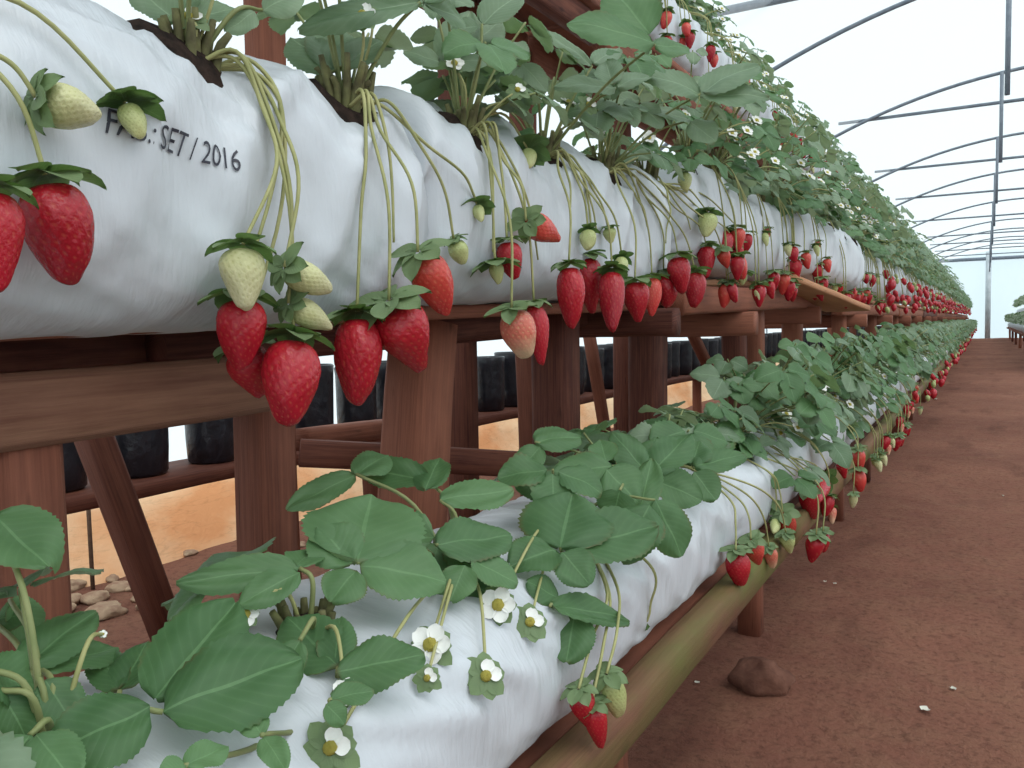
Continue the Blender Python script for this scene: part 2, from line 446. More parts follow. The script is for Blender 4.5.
def flower_meshes(petals=5):
    mp = MB()
    for k in range(petals):
        a = 2 * math.pi * k / 5 + ru(-.08, .08)
        d = Vector((math.cos(a), math.sin(a), 0)); sd = Vector((-d.y, d.x, 0)); vs, fs, uv = [], [], []
        for i in range(6):
            t = i / 5; w = 0.92 * math.sin(math.pi * (0.10 + 0.84 * t)) ** 0.6
            for q in (-1, -.5, 0, .5, 1):
                vs.append(d * (0.22 + 0.78 * t) + sd * (q * w * 0.5) + Vector((0, 0, 0.10 * t * t + 0.10 * q * q + 0.02 * (k % 2)))); uv.append((0.5 + q / 2, t))
        for i in range(5):
            for j in range(4): fs.append((i * 5 + j, i * 5 + j + 1, (i + 1) * 5 + j + 1, (i + 1) * 5 + j))
        mp.add(vs, fs, 0, uv)
    mc = MB(); vs, fs = [], []
    for i in range(7):
        th = math.pi * 0.55 * i / 6
        for k in range(12):
            p = 2 * math.pi * k / 12; r = 0.34 * (1 + 0.12 * ((i + k) % 2))
            vs.append(Vector((math.sin(th) * math.cos(p) * r, math.sin(th) * math.sin(p) * r, math.cos(th) * r * 0.9)))
    for i in range(6):
        for k in range(12): fs.append((i * 12 + k, (i + 1) * 12 + k, (i + 1) * 12 + (k + 1) % 12, i * 12 + (k + 1) % 12))
    mc.add(vs, fs)
    return mp.mesh('flower', M_PETAL), mc.mesh('flower_center', M_PISTIL)
FL = flower_meshes(5); FL2 = flower_meshes(2)
def flower(parent, p, facing, r, petals=5):
    f = link('flower', (FL if petals == 5 else FL2)[0], parent)
    f.rotation_mode = 'QUATERNION'; f.rotation_quaternion = Vector(facing).to_track_quat('Z', 'Y')
    f.location = Vector(p) - wloc(parent); f.scale = (r, r, r); f['label'] = 'white five petalled flower' if petals == 5 else 'white flower losing its petals'
    c = link('flower_center', FL[1], f); c['label'] = 'yellow flower center'
    k = link('calyx', random.choice(CALYXBIG), f); k.scale = (1.1, 1.1, 0.7) if petals == 5 else (1.45, 1.45, .7); k.location = (0, 0, -0.12); k['label'] = 'green leafy calyx'
    return f

# ------------------------------------------------------------------ the setting
def grid(x0, x1, y0, y1, nx, ny, fz):
    mb = MB(); vs = []; fs = []
    for j in range(ny + 1):
        for i in range(nx + 1):
            x = x0 + (x1 - x0) * i / nx; y = y0 + (y1 - y0) * (j / ny) ** 1.6
            vs.append((x, y, fz(x, y)))
    for j in range(ny):
        for i in range(nx):
            a = j * (nx + 1) + i; fs.append((a, a + 1, a + nx + 2, a + nx + 1))
    mb.add(vs, fs); return mb
XL, XR, YF, YB = -3.4, 4.6, -2.0, 33.0
def gz(x, y): return 0.018 * noise.noise(Vector((x * 1.7, y * 1.2, 0))) + 0.008 * noise.noise(Vector((x * 7, y * 7, 3)))
fl = link('floor', grid(XL, XR, YF, YB, 130, 220, gz).mesh('floor', M_GROUND)); fl['kind'] = 'structure'
def hoop_z(x): return ZC + 2.289 - 0.1116 * (x - 0.588) ** 2
mb = MB(); vs = []; fs = []
nx = 28
for j in range(2):
    for i in range(nx + 1):
        x = XL + (XR - XL) * i / nx; vs.append((x, (YF, YB)[j], hoop_z(x) + 0.035))
for i in range(nx): fs.append((i, i + 1, nx + 2 + i, nx + 1 + i))
mb.add(vs, fs); o = link('ceiling', mb.mesh('ceiling', M_FILM)); o['kind'] = 'structure'
def quad(name, pts, mat):
    mb = MB(); mb.add([Vector(p) for p in pts], [tuple(range(len(pts)))]); o = link(name, mb.mesh(name, mat)); o['kind'] = 'structure'
zl, zr = hoop_z(XL) + 0.035, hoop_z(XR) + 0.035
quad('wall_left', [(XL, YF, -0.03), (XL, YB, -0.03), (XL, YB, zl), (XL, YF, zl)], M_FILM)
quad('wall_right', [(XR, YF, -0.03), (XR, YB, -0.03), (XR, YB, zr), (XR, YF, zr)], M_FILM)
quad('wall_back', [(XL, YB, -0.03), (XR, YB, -0.03)] + [(x, YB, hoop_z(x) + 0.035) for x in [XR - (XR - XL) * i / 20 for i in range(21)]], M_FILMW)

# roof frames: hoop, tie bar and hanging post
def pipe_frame(y, tie=True, post=True, idx=0, label=''):
    t = thing('roof_hoop', label, 'roof frame', (0.588, y, 0))
    mb = MB(); pts = [(XL, y, 0.0)] + [(XL + (XR - XL) * i / 24, y, hoop_z(XL + (XR - XL) * i / 24)) for i in range(25)] + [(XR, y, 0.0)]
    tube(mb, pts, 0.016, seg=8, n=2); part('arch', mb, M_STEEL, t)
    if tie:
        mb = MB(); xa = 0.588 - math.sqrt(0.289 / 0.1116) - 0.30; tube(mb, [(xa - 0.0, y + 0.03, ZC + 2.0), (1.176 - xa, y + 0.03, ZC + 2.0)], 0.016, seg=8, smooth=False)
        part('tie_bar', mb, M_STEEL, t)
    if post:
        mb = MB(); tube(mb, [(0.105, y - 0.02, hoop_z(0.105)), (0.105, y - 0.02, ZC + 1.44)], 0.017, seg=8, smooth=False)
        part('hanging_post', mb, M_STEEL, t)
HY = [6.4, 9.1, 12.3, 15.3, 19.0, 22.8, 25.2, 27.7, 30.2]
for i, y in enumerate(HY):
    pipe_frame(y, i > 0, True, i, f'grey steel roof arch, {ORD[i]} one back from the camera along the tunnel')
mb = MB(); tube(mb, [(-3.0, 5.42, ZC + 1.99), (4.2, 5.42, ZC + 1.99)], 0.027, seg=8, smooth=False)
o = link('roof_pipe', mb.mesh('roof_pipe', M_STEEL)); tag(o, 'thick grey steel pipe crossing the top edge of view, nearest the camera', 'pipe')
t = thing('end_frame', 'grey steel frame of crossbar and center column on the far end wall', 'frame', (0.6, YB - 0.12, 0))
mb = MB(); tube(mb, [(XL, YB - 0.12, ZC + 2.02), (XR, YB - 0.12, ZC + 2.02)], 0.06, seg=8, smooth=False); part('crossbar', mb, M_STEEL, t)
mb = MB(); px = PD(988, 300, 28.6).x; tube(mb, [(px, YB - 0.16, 0), (px, YB - 0.16, ZC + 3.0 - 0.75)], 0.09, seg=8, smooth=False); part('column', mb, plain('weathered_column', (0.42, 0.47, 0.50), (0.6, 0.65, 0.68), 6), t)

# ------------------------------------------------------------------ grow bags
def interp(tab, y):
    if y <= tab[0][0]: return tab[0][1]
    for (a, b), (c, d) in zip(tab, tab[1:]):
        if y <= c: return b + (d - b) * (y - a) / (c - a)
    return tab[-1][1]
MIDZ = [(-1, -.02), (.0, -.012), (.45, .004), (.8, .024), (1.15, .038), (1.40, .05), (1.5, .085), (1.84, .10), (2.5, .122), (3.8, .11), (11, .15), (40, .16)]
TIER = {   # centre x, shelf z (function of y), half width, height, hole x
 'mid':   (-0.580, lambda y: ZC + interp(MIDZ, y), 0.122, 0.230, -0.502),
 'low':   (-0.434, lambda y: ZC - 0.361, 0.127, 0.155, -0.41),
 'up':    (-0.845, lambda y: ZC + 0.70, 0.125, 0.205, -0.85),
}
def bag_surface(L, hw, h, seed, nu, nphi, wr=1.0, dents=()):
    """lying filled pillow bag along Y, centred on x=0, resting on z=0; pinched wrinkled ends"""
    vs, fs, uv = [], [], []
    for i in range(nu + 1):
        s = -1 + 2 * i / nu; y = s * L / 2
        e = max(0.0, (abs(s) - 0.86) / 0.14)
        k = math.sqrt(max(0.0, 1 - e ** 2.6)); k = max(k, 0.22)
        kx = 0.55 + 0.45 * k
        for j in range(nphi):
            ph = 2 * math.pi * j / nphi
            c, sn = math.cos(ph), math.sin(ph)
            p = 0.80 + 0.0 * c
            x = hw * kx * math.copysign(abs(c) ** (p if sn > 0 else 0.5), c); z = math.copysign(abs(sn) ** (p if sn > 0 else 0.5), sn)
            hh = h * k
            zz = (z + 1) * 0.5 * hh if z > 0 else 0.5 * hh * (1 + z * 0.97)
            # folds: end creases fanning in, slack diagonal drapes, broad lumps
            q = Vector((seed, y * 5.0, ph))
            f = 0.0050 * noise.noise(Vector((seed + 2, y * 4, c * 1.5)))
            f += 0.0052 * wr * noise.noise(Vector((y * 26 + sn * 5.0, seed * 3.1, c * 1.3 + sn * 1.1)))
            pw = ph if ph < 4.2 else ph - 2 * math.pi
            f += (0.010 if h > .2 else .003) * wr * (max(0.0, 1 - 2.6 * abs(noise.noise(Vector((y * 10 - pw * 0.85, seed * 2.3, pw * 0.45))))) - 0.25)
            f += 0.0024 * wr * noise.noise(Vector((y * 60 + sn * 9.0, seed * 1.7, c * 3)))
            f += 0.010 * wr * e * math.sin(ph * 11 + seed + 3 * noise.noise(Vector((ph, seed, 0)))) * (0.3 + 0.7 * e)
            f += -0.010 * wr * math.exp(-((abs(s) - 0.82) / 0.05) ** 2) * max(0, noise.noise(Vector((seed, ph * 2, 5))))
            f *= (0.35 + 0.65 * min(1, (1 + z)))
            vs.append(Vector((x + f * c, y, zz + f * sn * 0.8 + (0.5 * h * 0.25 * e * e))))
            if dents and vs[-1].z > h * .45:
                v = vs[-1]
                for (ax, ay) in dents:
                    r2 = ((v.x - ax) ** 2 * 0.8 + (v.y - ay) ** 2)
                    if r2 < .03:
                        rr = math.sqrt(r2); an = math.atan2(v.y - ay, v.x - ax)
                        v.z -= .024 * math.exp(-r2 / .0018) - .004 * math.sin(an * 9 + ay * 40) * math.exp(-((rr - .055) / .03) ** 2)
            uv.append((i / nu, j / nphi))
    for i in range(nu):
        for j in range(nphi):
            j2 = (j + 1) % nphi
            fs.append((i * nphi + j, (i + 1) * nphi + j, (i + 1) * nphi + j2, i * nphi + j2))
    fs.append(tuple(range(nphi))); fs.append(tuple(nu * nphi + j for j in range(nphi))[::-1])
    return vs, fs, uv
def hole_mb(bvh, c, r, n=14):
    """a torn planting hole: soil mounded in an opening of the bag top; c is in bag space"""
    mb = MB(); vs, fs = [], []
    for i in range(4):
        rr = r * i / 3
        for k in range(n):
            a = 2 * math.pi * k / n
            q = rr * (1 + 0.28 * noise.noise(Vector((c.y * 9, math.cos(a) * 1.5, math.sin(a) * 1.5))))
            x, y = c.x + q * math.cos(a) * 0.85, c.y + q * math.sin(a)
            hit = bvh.ray_cast(Vector((x, y, 1)), Vector((0, 0, -1)))
            z = hit[0].z if hit[0] else c.z
            vs.append(Vector((x, y, z + (0.012, 0.011, 0.008, -0.003)[i])))
    for i in range(3):
        for k in range(n): fs.append((i * n + k, (i + 1) * n + k, (i + 1) * n + (k + 1) % n, i * n + (k + 1) % n))
    fs.append(tuple(range(n)))
    mb.add(vs, fs); return mb
NEARB = []
def bag_hit(px, py):
    r = ray(px, py); best = None
    for b in NEARB:
        h_ = b.ray_cast(CAM, r.normalized())
        if h_[0] is not None and (best is None or depth(h_[0]) < best): best = depth(h_[0])
    return best
def clampd(p, d, gap=0.014):
    h_ = bag_hit(*p)
    return d if h_ is None or h_ - gap > d else h_ - gap
def make_bag(tier, y0, y1, label, group=None, lod=0, holes=(), yaw=0.0, pitch=0.0, text=False, dx=0.0):
    cx, zf, hw, h, hx = TIER[tier]
    yc = (y0 + y1) / 2; L = y1 - y0; seed = ru(0, 90)
    vs, fs, uv = bag_surface(L, hw, h, seed, *((190, 84), (70, 40), (24, 20))[lod], 1.0, [(hx - cx, q - yc) for q in holes] if tier == 'mid' else ())
    t = thing('grow_bag', label, 'grow bag', (cx + dx, yc, zf(yc)), group)
    bvh = BVHTree.FromPolygons(vs, fs)
    mb = MB(); mb.add(vs, fs, 0, uv)
    b = link('bag_skin', mb.mesh('bag_skin', M_BAG), t)
    for hy in holes:
        hb = hole_mb(bvh, Vector((hx - cx, hy - yc, h)), 0.036 if tier == 'mid' else 0.026)
        o = link('planting_hole', hb.mesh('planting_hole', M_SOIL), t); o['label'] = 'dark soil showing in a torn planting hole'
    if text:
        cu = bpy.data.curves.new('print', 'FONT'); cu.body = 'FAB.: SET / 2016'; cu.size = 1.0; cu.resolution_u = 3
        to = bpy.data.objects.new('print', cu); COL.objects.link(to)
        me = to.to_mesh(); tv = [Vector(v.co) for v in me.vertices]; tf = [tuple(p.vertices) for p in me.polygons]
        to.to_mesh_clear(); bpy.data.objects.remove(to)
        xs = [v.x for v in tv]; W = max(xs) - min(xs)
        off = Vector((cx + dx, yc, zf(yc)))
        def onb(px, py):
            r = ray(px, py).normalized(); return bvh.ray_cast(CAM - off, r)[0] + off
        pa = onb(110, 143); pb = onb(244, 184)          # where the line of print starts and ends on the bag
        out = []
        hgt = 0.0158 / 0.72
        for v in tv:
            f = (v.x - min(xs)) / W
            y = pa.y + (pb.y - pa.y) * f - yc; z = pa.z + (pb.z - pa.z) * f + v.y * hgt - zf(yc); y += v.y * hgt * .22
            hit = bvh.ray_cast(Vector((0.5, y, z)), Vector((-1, 0, 0)))
            out.append(Vector((hit[0].x + 0.0012 if hit[0] else 0.1, y, z)))
        mb = MB(); mb.add(out, tf); o = link('printed_lettering', mb.mesh('printed_lettering', M_INK), t); o['label'] = 'black printed line of date lettering'
    t.rotation_euler = (pitch, 0, yaw)
    if lod == 0:
        M = Matrix.Translation(t.location) @ t.rotation_euler.to_matrix().to_4x4()
        NEARB.append(BVHTree.FromPolygons([M @ v for v in vs], fs))
    return t
PY = {'mid': [0.225 + 0.186 * i for i in range(7)]}
PY['mid'] = [0.228, 0.417, 0.59, 0.782, 0.97, 1.16, 1.345]
PY['low'] = [0.235, 0.42, 0.608, 0.80, 0.985, 1.17, 1.36]
def rest(y): return [y + 0.19 * i for i in range(0, 200)]
ALLY = {'mid': PY['mid'] + [y for y in rest(1.56) if y < 32.3], 'low': PY['low'] + [y for y in rest(1.55) if y < 32.3], 'up': [y for y in rest(0.30) if y < 32.3]}
BAGS = {'mid': [(-0.42, 0.685), (0.665, 1.375), (1.46, 2.36), (2.42, 3.34)], 'low': [(-0.90, 0.09), (0.08, 1.225), (1.245, 2.30), (2.34, 3.30)],
        'up': [(-0.30, 0.72), (0.76, 1.74), (1.78, 2.74), (2.78, 3.74)]}
TN = {'mid': 'middle', 'low': 'bottom', 'up': 'top'}
for tier in ('mid', 'low', 'up'):
    bs = list(BAGS[tier]); y = bs[-1][1] + 0.05
    while y < 32.2: bs.append((y, y + 0.95)); y += 1.0
    proto = None
    for i, (a, b) in enumerate(bs):
        hs = [y for y in ALLY[tier] if a + 0.04 < y < b - 0.04]
        if i < 6:
            lab = f'white plastic grow bag lying {ORD[i]} from the camera along the {TN[tier]} shelf'
            if tier == 'mid' and i == 0: lab = 'large white grow bag printed SET / 2016, nearest on the middle shelf'
            yaw = -0.07 if (tier == 'mid' and i == 3) else ru(-.012, .012) if i else 0
            pit = -0.035 if (tier == 'mid' and i == 3) else (0.028 if tier == 'mid' and i in (0, 1) else 0)
            make_bag(tier, a, b, lab, None, 0 if i < 2 else 1, hs if i < 4 else (), yaw, pit, tier == 'mid' and i == 0, 0.04 if (tier == 'mid' and i == 3) else 0)
        else:
            lab = f'small white grow bag in the distant run far along the {TN[tier]} shelf'
            g = f'distant white grow bags on the {TN[tier]} shelf'
            if proto is None: proto = make_bag(tier, a, b, lab, g, 2); o = proto
            else: o = copy_tree(proto)
            o.location = (TIER[tier][0] + ru(-.015, .015), (a + b) / 2, TIER[tier][1]((a + b) / 2)); o.rotation_euler = (0, 0, ru(-.03, .03))
            o['label'] = lab; o['group'] = g

# ------------------------------------------------------------------ timber staging
def rail(name, t, p0, p1, w, h, mat=M_WOOD, roll=0, **k):
    mb = MB(); beam(mb, p0, p1, w, h, roll, **k); return part(name, mb, mat, t)
bench = thing('timber_staging', 'red brown timber staging nearest the camera, posts and rails under the first bags', 'staging', (-0.6, 0.4, 0))
Z = ZC
rail('shelf_rail', bench, (-.555, -.55, Z - .058), (-.555, 0.53, Z - .042), .036, .050, M_PLANK)
rail('shelf_rail', bench, (-.66, .50, Z - .012), (-.66, 1.46, Z + .022), .032, .040)
rail('shelf_rail', bench, (-.69, -.55, Z - .045), (-.69, 1.46, Z + .018), .030, .050)
mb = MB(); beam(mb, (-.615, -.6, Z - .016), (-.615, 1.42, Z + .036), .165, .016); part('shelf_board', mb, M_WOOD, bench)
# posts under the middle shelf: (x, base y, top y, width, base x)
def post(t, pb, pt, w, h=None, name='post', mat=M_WOOD, taper=1.0): return rail(name, t, pb, pt, w, h or w, mat, ref=(1, 0, 0), taper=taper, wob=0.008)
gp = lambda px, X: PX(px, 400, X).y
post(bench, (-.57, gp(18, -.57) , 0), (-.57, gp(14, -.57), Z - .05), .045, .05)
post(bench, (-.60, PX(268, 560, -.60).y, 0), (-.60, PX(265, 400, -.60).y, Z - .03), .047, .047)
post(bench, (-.62, PX(404, 455, -.62).y - .06, 0), (-.62, PX(424, 350, -.62).y, Z + .01), .082, .075, taper=0.9)
post(bench, (-.62, PX(550, 455, -.62).y, 0), (-.62, PX(553, 340, -.62).y, Z + .02), .070, .065)
post(bench, (-.93, PX(455, 200, -.93).y, 0), (-.93, PX(458, 160, -.93).y, Z + .66), .06, .05, 'rear_post')
rp = PX(262, 60, -.95); post(bench, (-.95, rp.y, 0), (-.95, rp.y, Z + .66), .05, .05, 'rear_post')
# raking braces
pa, pb = PX(168, 640, -.80), PX(88, 420, -.64)
rail('brace', bench, PD(170, 640, .95), PD(85, 415, .86), .030, .034)
rail('brace', bench, PX(607, 445, -.95), PX(590, 335, -.95), .030, .030)
rail('cross_rail', bench, PX(300, 452, -.88), PX(545, 466, -.62), .030, .040)
rail('cross_rail', bench, PX(300, 440, -.95), PX(395, 428, -.95), .04, .035)
rail('cross_rail', bench, (-.48, 1.44, Z + .005), (-.97, 1.44, Z + .005), .05, .05)
# upper shelf of the first staging
def upper_shelf(t, y0, y1):
    rail('upper_rail', t, (-.755, y0, Z + .645), (-.755, y1, Z + .645), .035, .06)
    rail('upper_rail', t, (-.935, y0, Z + .645), (-.935, y1, Z + .645), .035, .06)
    mb = MB(); beam(mb, (-.845, y0, Z + .687), (-.845, y1, Z + .687), .245, .02); part('upper_shelf_board', mb, M_WOOD, t)
def low_shelf(t, y0, y1, first=False):
    rail('front_plank', t, (-.302, y0, Z - .377), (-.302, y1, Z - .377), .034, .046, M_MOSS)
    mb = MB(); beam(mb, (-.455, y0, Z - .374), (-.455, y1, Z - .374), .255, .016); part('lower_shelf_board', mb, M_WOOD, t)
    rail('back_plank', t, (-.585, y0, Z - .40), (-.585, y1, Z - .40), .03, .05, M_WOOD)
    n = 2
    for k in range(n):
        y = y0 + (y1 - y0) * (0.18 + 0.62 * k)
        post(t, (-.45, y, 0), (-.45, y, Z - .38), .05, .05, 'short_leg'); post(t, (-.58, y, 0), (-.56, y, Z - .42), .045, .045, 'short_leg')
upper_shelf(bench, -.5, 1.72); low_shelf(bench, -.72, 1.48)
b2 = thing('timber_staging', 'red brown timber staging second from the camera, with a tilted orange plank on top', 'staging', (-0.6, 2.4, 0))
rail('shelf_rail', b2, (-.50, 1.49, Z + .045), (-.50, 3.40, Z + .085), .04, .055)
rail('shelf_rail', b2, (-.69, 1.49, Z + .045), (-.69, 3.40, Z + .085), .04, .055)
mb = MB(); beam(mb, (-.600, 1.45, Z + .078), (-.600, 2.40, Z + .112), .16, .014, 0, 0); part('shelf_board', mb, M_WOODO, b2)
mb = MB(); beam(mb, (-.50, 2.25, Z + .115), PX(848, 309, -.415), .15, .018, 0, 0); part('tilted_plank', mb, M_WOODO, b2, label='tilted orange plank jutting towards the aisle')
post(b2, (-.62, PX(668, 420, -.62).y - .10, 0), (-.62, PX(648, 330, -.62).y, Z + .04), .095, .06)
post(b2, (-.56, PX(735, 360, -.56).y, 0), (-.56, PX(735, 340, -.56).y, Z + .04), .06, .055)
post(b2, (-.54, 2.28, 0), (-.54, 2.26, Z + .06), .06, .05)
post(b2, (-.56, 2.9, 0), (-.56, 2.88, Z + .06), .07, .06)
post(b2, (-.95, 2.35, 0), (-.95, 2.35, Z + .64), .06, .05, 'rear_post'); post(b2, (-.95, 1.75, 0), (-.95, 1.75, Z + .64), .06, .05, 'rear_post')
rail('brace', b2, PX(720, 390, -.9), PX(690, 328, -.9), .035, .035); rail('brace', b2, PX(640, 400, -.9), PX(660, 330, -.75), .04, .04)
rail('cross_rail', b2, (-.46, 1.95, Z + .0), (-.97, 1.95, Z + .0), .05, .055); rail('cross_rail', b2, (-.45, 2.75, Z + .02), (-.97, 2.75, Z + .02), .05, .055)
upper_shelf(b2, 1.75, 3.72); low_shelf(b2, 1.50, 3.46)
b3 = thing('timber_staging', '', 'staging', (-0.6, 4.6, 0))
def bench3(t, y0, y1):
    rail('shelf_rail', t, (-.50, y0, Z + .05), (-.50, y1, Z + .055), .04, .055)
    rail('shelf_rail', t, (-.69, y0, Z + .05), (-.69, y1, Z + .055), .04, .055)
    mb = MB(); beam(mb, (-.575, y0, Z + .088), (-.575, y1, Z + .092), .20, .016); part('shelf_board', mb, M_WOODO, t)
    for f in (0.15, 0.62):
        y = y0 + (y1 - y0) * f
        post(t, (-.54, y, 0), (-.54, y - .03, Z + .04), .065, .055); post(t, (-.95, y, 0), (-.95, y, Z + .64), .06, .05, 'rear_post')
        rail('cross_rail', t, (-.44, y + .05, Z + .0), (-.97, y + .05, Z + .0), .05, .055)
    upper_shelf(t, y0 + .28, y1 + .28); low_shelf(t, y0 + .01, y1 + .01)
bench3(b3, 3.44, 5.86)
b3['label'] = 'red brown timber staging third from the camera, shaded under the middle shelf'
y = 4.6 + 2.45; k = 3
while y < 31.5:
    c = copy_tree(b3); c.location = (-0.6, y, 0)
    if k < 5: c['label'] = f'red brown timber staging {ORD[k]} from the camera, further down the row'
    else:
        c['label'] = 'distant timber staging mostly hidden by foliage towards the far end'; c['group'] = 'distant timber stagings'
    k += 1; y += 2.45

# ------------------------------------------------------------------ plants
def crown_mb(c, r=0.016, h=0.035, lean=0.0):
    """a short scaly crown with stubs of old stalks"""
    mb = MB()
    c = Vector(c)
    for k in range(16):
        a = 2 * math.pi * k / 16 + ru(-.2, .2); d = Vector((math.cos(a), math.sin(a), 0)); q = ru(0.2, 1)
        tube(mb, [c + d * r * q + Vector((-.3 * r, 0, -0.028)), c + d * r * (q + .25) + Vector((0, 0, h * 0.5)), c + d * r * (q + ru(.3, 1.0)) + Vector((0, 0, h * ru(.8, 1.4)))], 0.0055, 0.0025, 5, n=3)
    return mb
CM = [M_CROWN]
def stalk_pts(c, top, bagx, lift=0.012, side=None):
    """stalk leaves the crown, bends over the bag shoulder and hangs to the fruit"""
    c, top = Vector(c), Vector(top)
    drop = c.z - top.z
    if drop > 0.05:
        m1 = c + Vector((0.022, (top.y - c.y) * 0.12, lift))
        m2 = Vector((bagx + 0.004, c.y + (top.y - c.y) * 0.45, c.z - 0.025))
        m3 = Vector((max(bagx + 0.012, top.x - .004), c.y + (top.y - c.y) * 0.8, c.z - 0.025 - (drop - 0.025) * 0.45))
        if side is not None:
            m1.y = c.y + side * .7; m2.y = c.y + side; m3.y = c.y + side + (top.y - c.y - side) * .35
        return [c, m1, m2, m3, top]
    return [c, (c + top) * 0.5 + Vector((0.01, 0, lift + 0.02)), top]
def over_bag(pts, r=0.0024):
    """lay a stalk on the outside of the near bags instead of through them"""
    out = []
    P = catmull(pts, 7)
    for k, p in enumerate(P):
        for b in NEARB:
            loc, nor, _, dist = b.find_nearest(p, 0.08)
            if loc is not None and 1 < k < len(P) - 1:
                h_ = (p - loc).dot(nor)
                if h_ < r: p = loc + nor * r
        out.append(p)
    for _ in range(2):
        out = [out[0]] + [(out[i - 1] + out[i] * 2 + out[i + 1]) * .25 for i in range(1, len(out) - 1)] + [out[-1]]
    return out
toC = lambda p: (CAM - Vector(p)).normalized()

# hand placed leaves: plant -> leaves -> leaflets (base px, tip px, width px, depth base, depth tip)
LOWLEAF = {
 0: [[((163,712),(302,652),108,.42,.46),((155,700),(236,594),92,.43,.50),((150,706),(42,756),88,.41,.38)],
     [((-8,515),(48,560),80,.46,.44)],
     [((20,668),(98,606),50,.44,.50),((40,668),(122,640),50,.45,.50),((45,680),(75,725),48,.43,.42)],
     [((-12,668),(36,690),62,.40,.42),((0,690),(30,740),50,.40,.40)],
     [((30,735),(2,772),60,.38,.36),((36,735),(74,778),54,.38,.36)],[((120,690),(148,640),44,.46,.50),((118,690),(96,640),40,.46,.5)],
     [((10,600),(40,640),40,.50,.52),((-8,620),(30,612),40,.5,.5)]],
 1: [[((338,668),(286,614),68,.52,.56),((336,672),(424,650),62,.51,.52),((334,668),(340,615),40,.53,.56)],
     [((300,568),(176,580),42,.58,.55),((300,572),(240,600),40,.57,.54),((296,566),(316,545),40,.58,.62)],
     [((330,700),(374,688),32,.46,.47),((326,704),(346,724),28,.45,.45)],[((185,766),(228,744),36,.38,.40),((188,768),(160,775),36,.38,.37)],[((262,735),(246,712),30,.42,.43),((264,737),(284,765),30,.42,.40)],
     [((240,640),(200,600),40,.62,.66),((300,640),(270,690),40,.5,.5)]],
 2: [[((357,563),(372,488),122,.60,.66),((360,566),(446,574),72,.60,.60),((352,564),(318,524),60,.60,.62),((356,570),(330,600),50,.59,.57)],
     [((436,545),(514,530),60,.66,.70)],
     [((440,500),(514,488),46,.74,.78),((430,482),(350,462),42,.78,.80),((425,490),(440,455),36,.76,.82)],
     [((356,474),(286,506),34,.74,.70),((356,474),(390,452),36,.75,.80)],
     [((470,560),(520,580),46,.66,.66),((465,565),(450,600),40,.65,.63)]],
 3: [[((560,548),(572,490),96,.76,.82),((562,550),(658,522),68,.76,.80),((556,550),(512,560),56,.75,.72),((562,552),(590,584),46,.74,.72)],
     [((550,606),(638,612),36,.72,.76),((575,612),(566,662),50,.73,.71),((560,600),(530,580),34,.73,.74)],
     [((655,500),(684,556),50,.85,.84),((650,505),(620,560),56,.84,.80)]],
 4: [[((535,442),(583,432),38,.95,1.0),((540,446),(520,470),30,.94,.92)],
     [((612,466),(552,472),48,.92,.90),((606,470),(640,500),50,.90,.88),((606,462),(600,438),30,.93,.96)],
     [((566,490),(516,480),44,.86,.86),((570,488),(592,476),30,.86,.9)],
     [((640,512),(652,454),34,.90,.95),((620,490),(612,520),40,.86,.86)]],
 5: [[((652,474),(690,430),42,1.0,1.06),((655,480),(702,500),42,1.0,.98),((648,474),(612,432),36,1.0,1.04),((650,470),(655,436),34,1.02,1.06)],
     [((694,468),(746,452),38,1.06,1.10),((694,472),(716,500),36,1.05,1.03),((692,464),(700,440),34,1.07,1.1)]],
}
MIDLEAF = {
 1: [[((178,22),(130,-20),60,.60,.58),((180,20),(236,4),40,.62,.64),((182,14),(170,-40),50,.62,.62)],
     [((262,10),(300,-10),50,.62,.62),((255,12),(225,30),34,.61,.60)]],
 2: [[((332,72),(290,34),52,.74,.76),((336,72),(380,34),56,.74,.76),((334,70),(332,20),56,.74,.78)],
     [((420,2),(300,14),42,.74,.68),((425,2),(450,-40),60,.74,.76),((425,4),(468,18),44,.75,.78)]],
 3: [[((445,60),(470,8),44,.9,.94),((440,62),(405,48),34,.9,.88),((450,64),(490,56),34,.9,.92)],
     [((482,24),(520,-12),40,.9,.92),((478,26),(450,30),30,.9,.9)],
     [((478,44),(508,58),34,.94,.95),((476,42),(500,20),36,.94,.96)]],
 4: [[((616,88),(556,82),28,1.05,1.0),((618,86),(650,70),28,1.06,1.1),((612,84),(605,58),30,1.06,1.1)],
     [((592,66),(548,26),26,1.1,1.06),((594,64),(620,44),26,1.1,1.14)],
     [((520,66),(496,86),26,1.0,.98),((522,64),(548,90),26,1.0,1.0),((520,60),(512,38),26,1.0,1.04)],
     [((655,44),(572,14),52,.95,.92),((655,46),(690,46),38,.96,.98),((650,34),(610,-16),60,.96,.98)]],
 5: [[((700,94),(646,68),38,1.2,1.16),((701,92),(760,58),42,1.2,1.24),((700,96),(772,90),36,1.2,1.22)],
     [((690,120),(650,108),30,1.24,1.2),((690,122),(716,140),32,1.24,1.22)],
     [((640,100),(600,96),26,1.2,1.2),((640,104),(664,126),28,1.2,1.2)]],
}
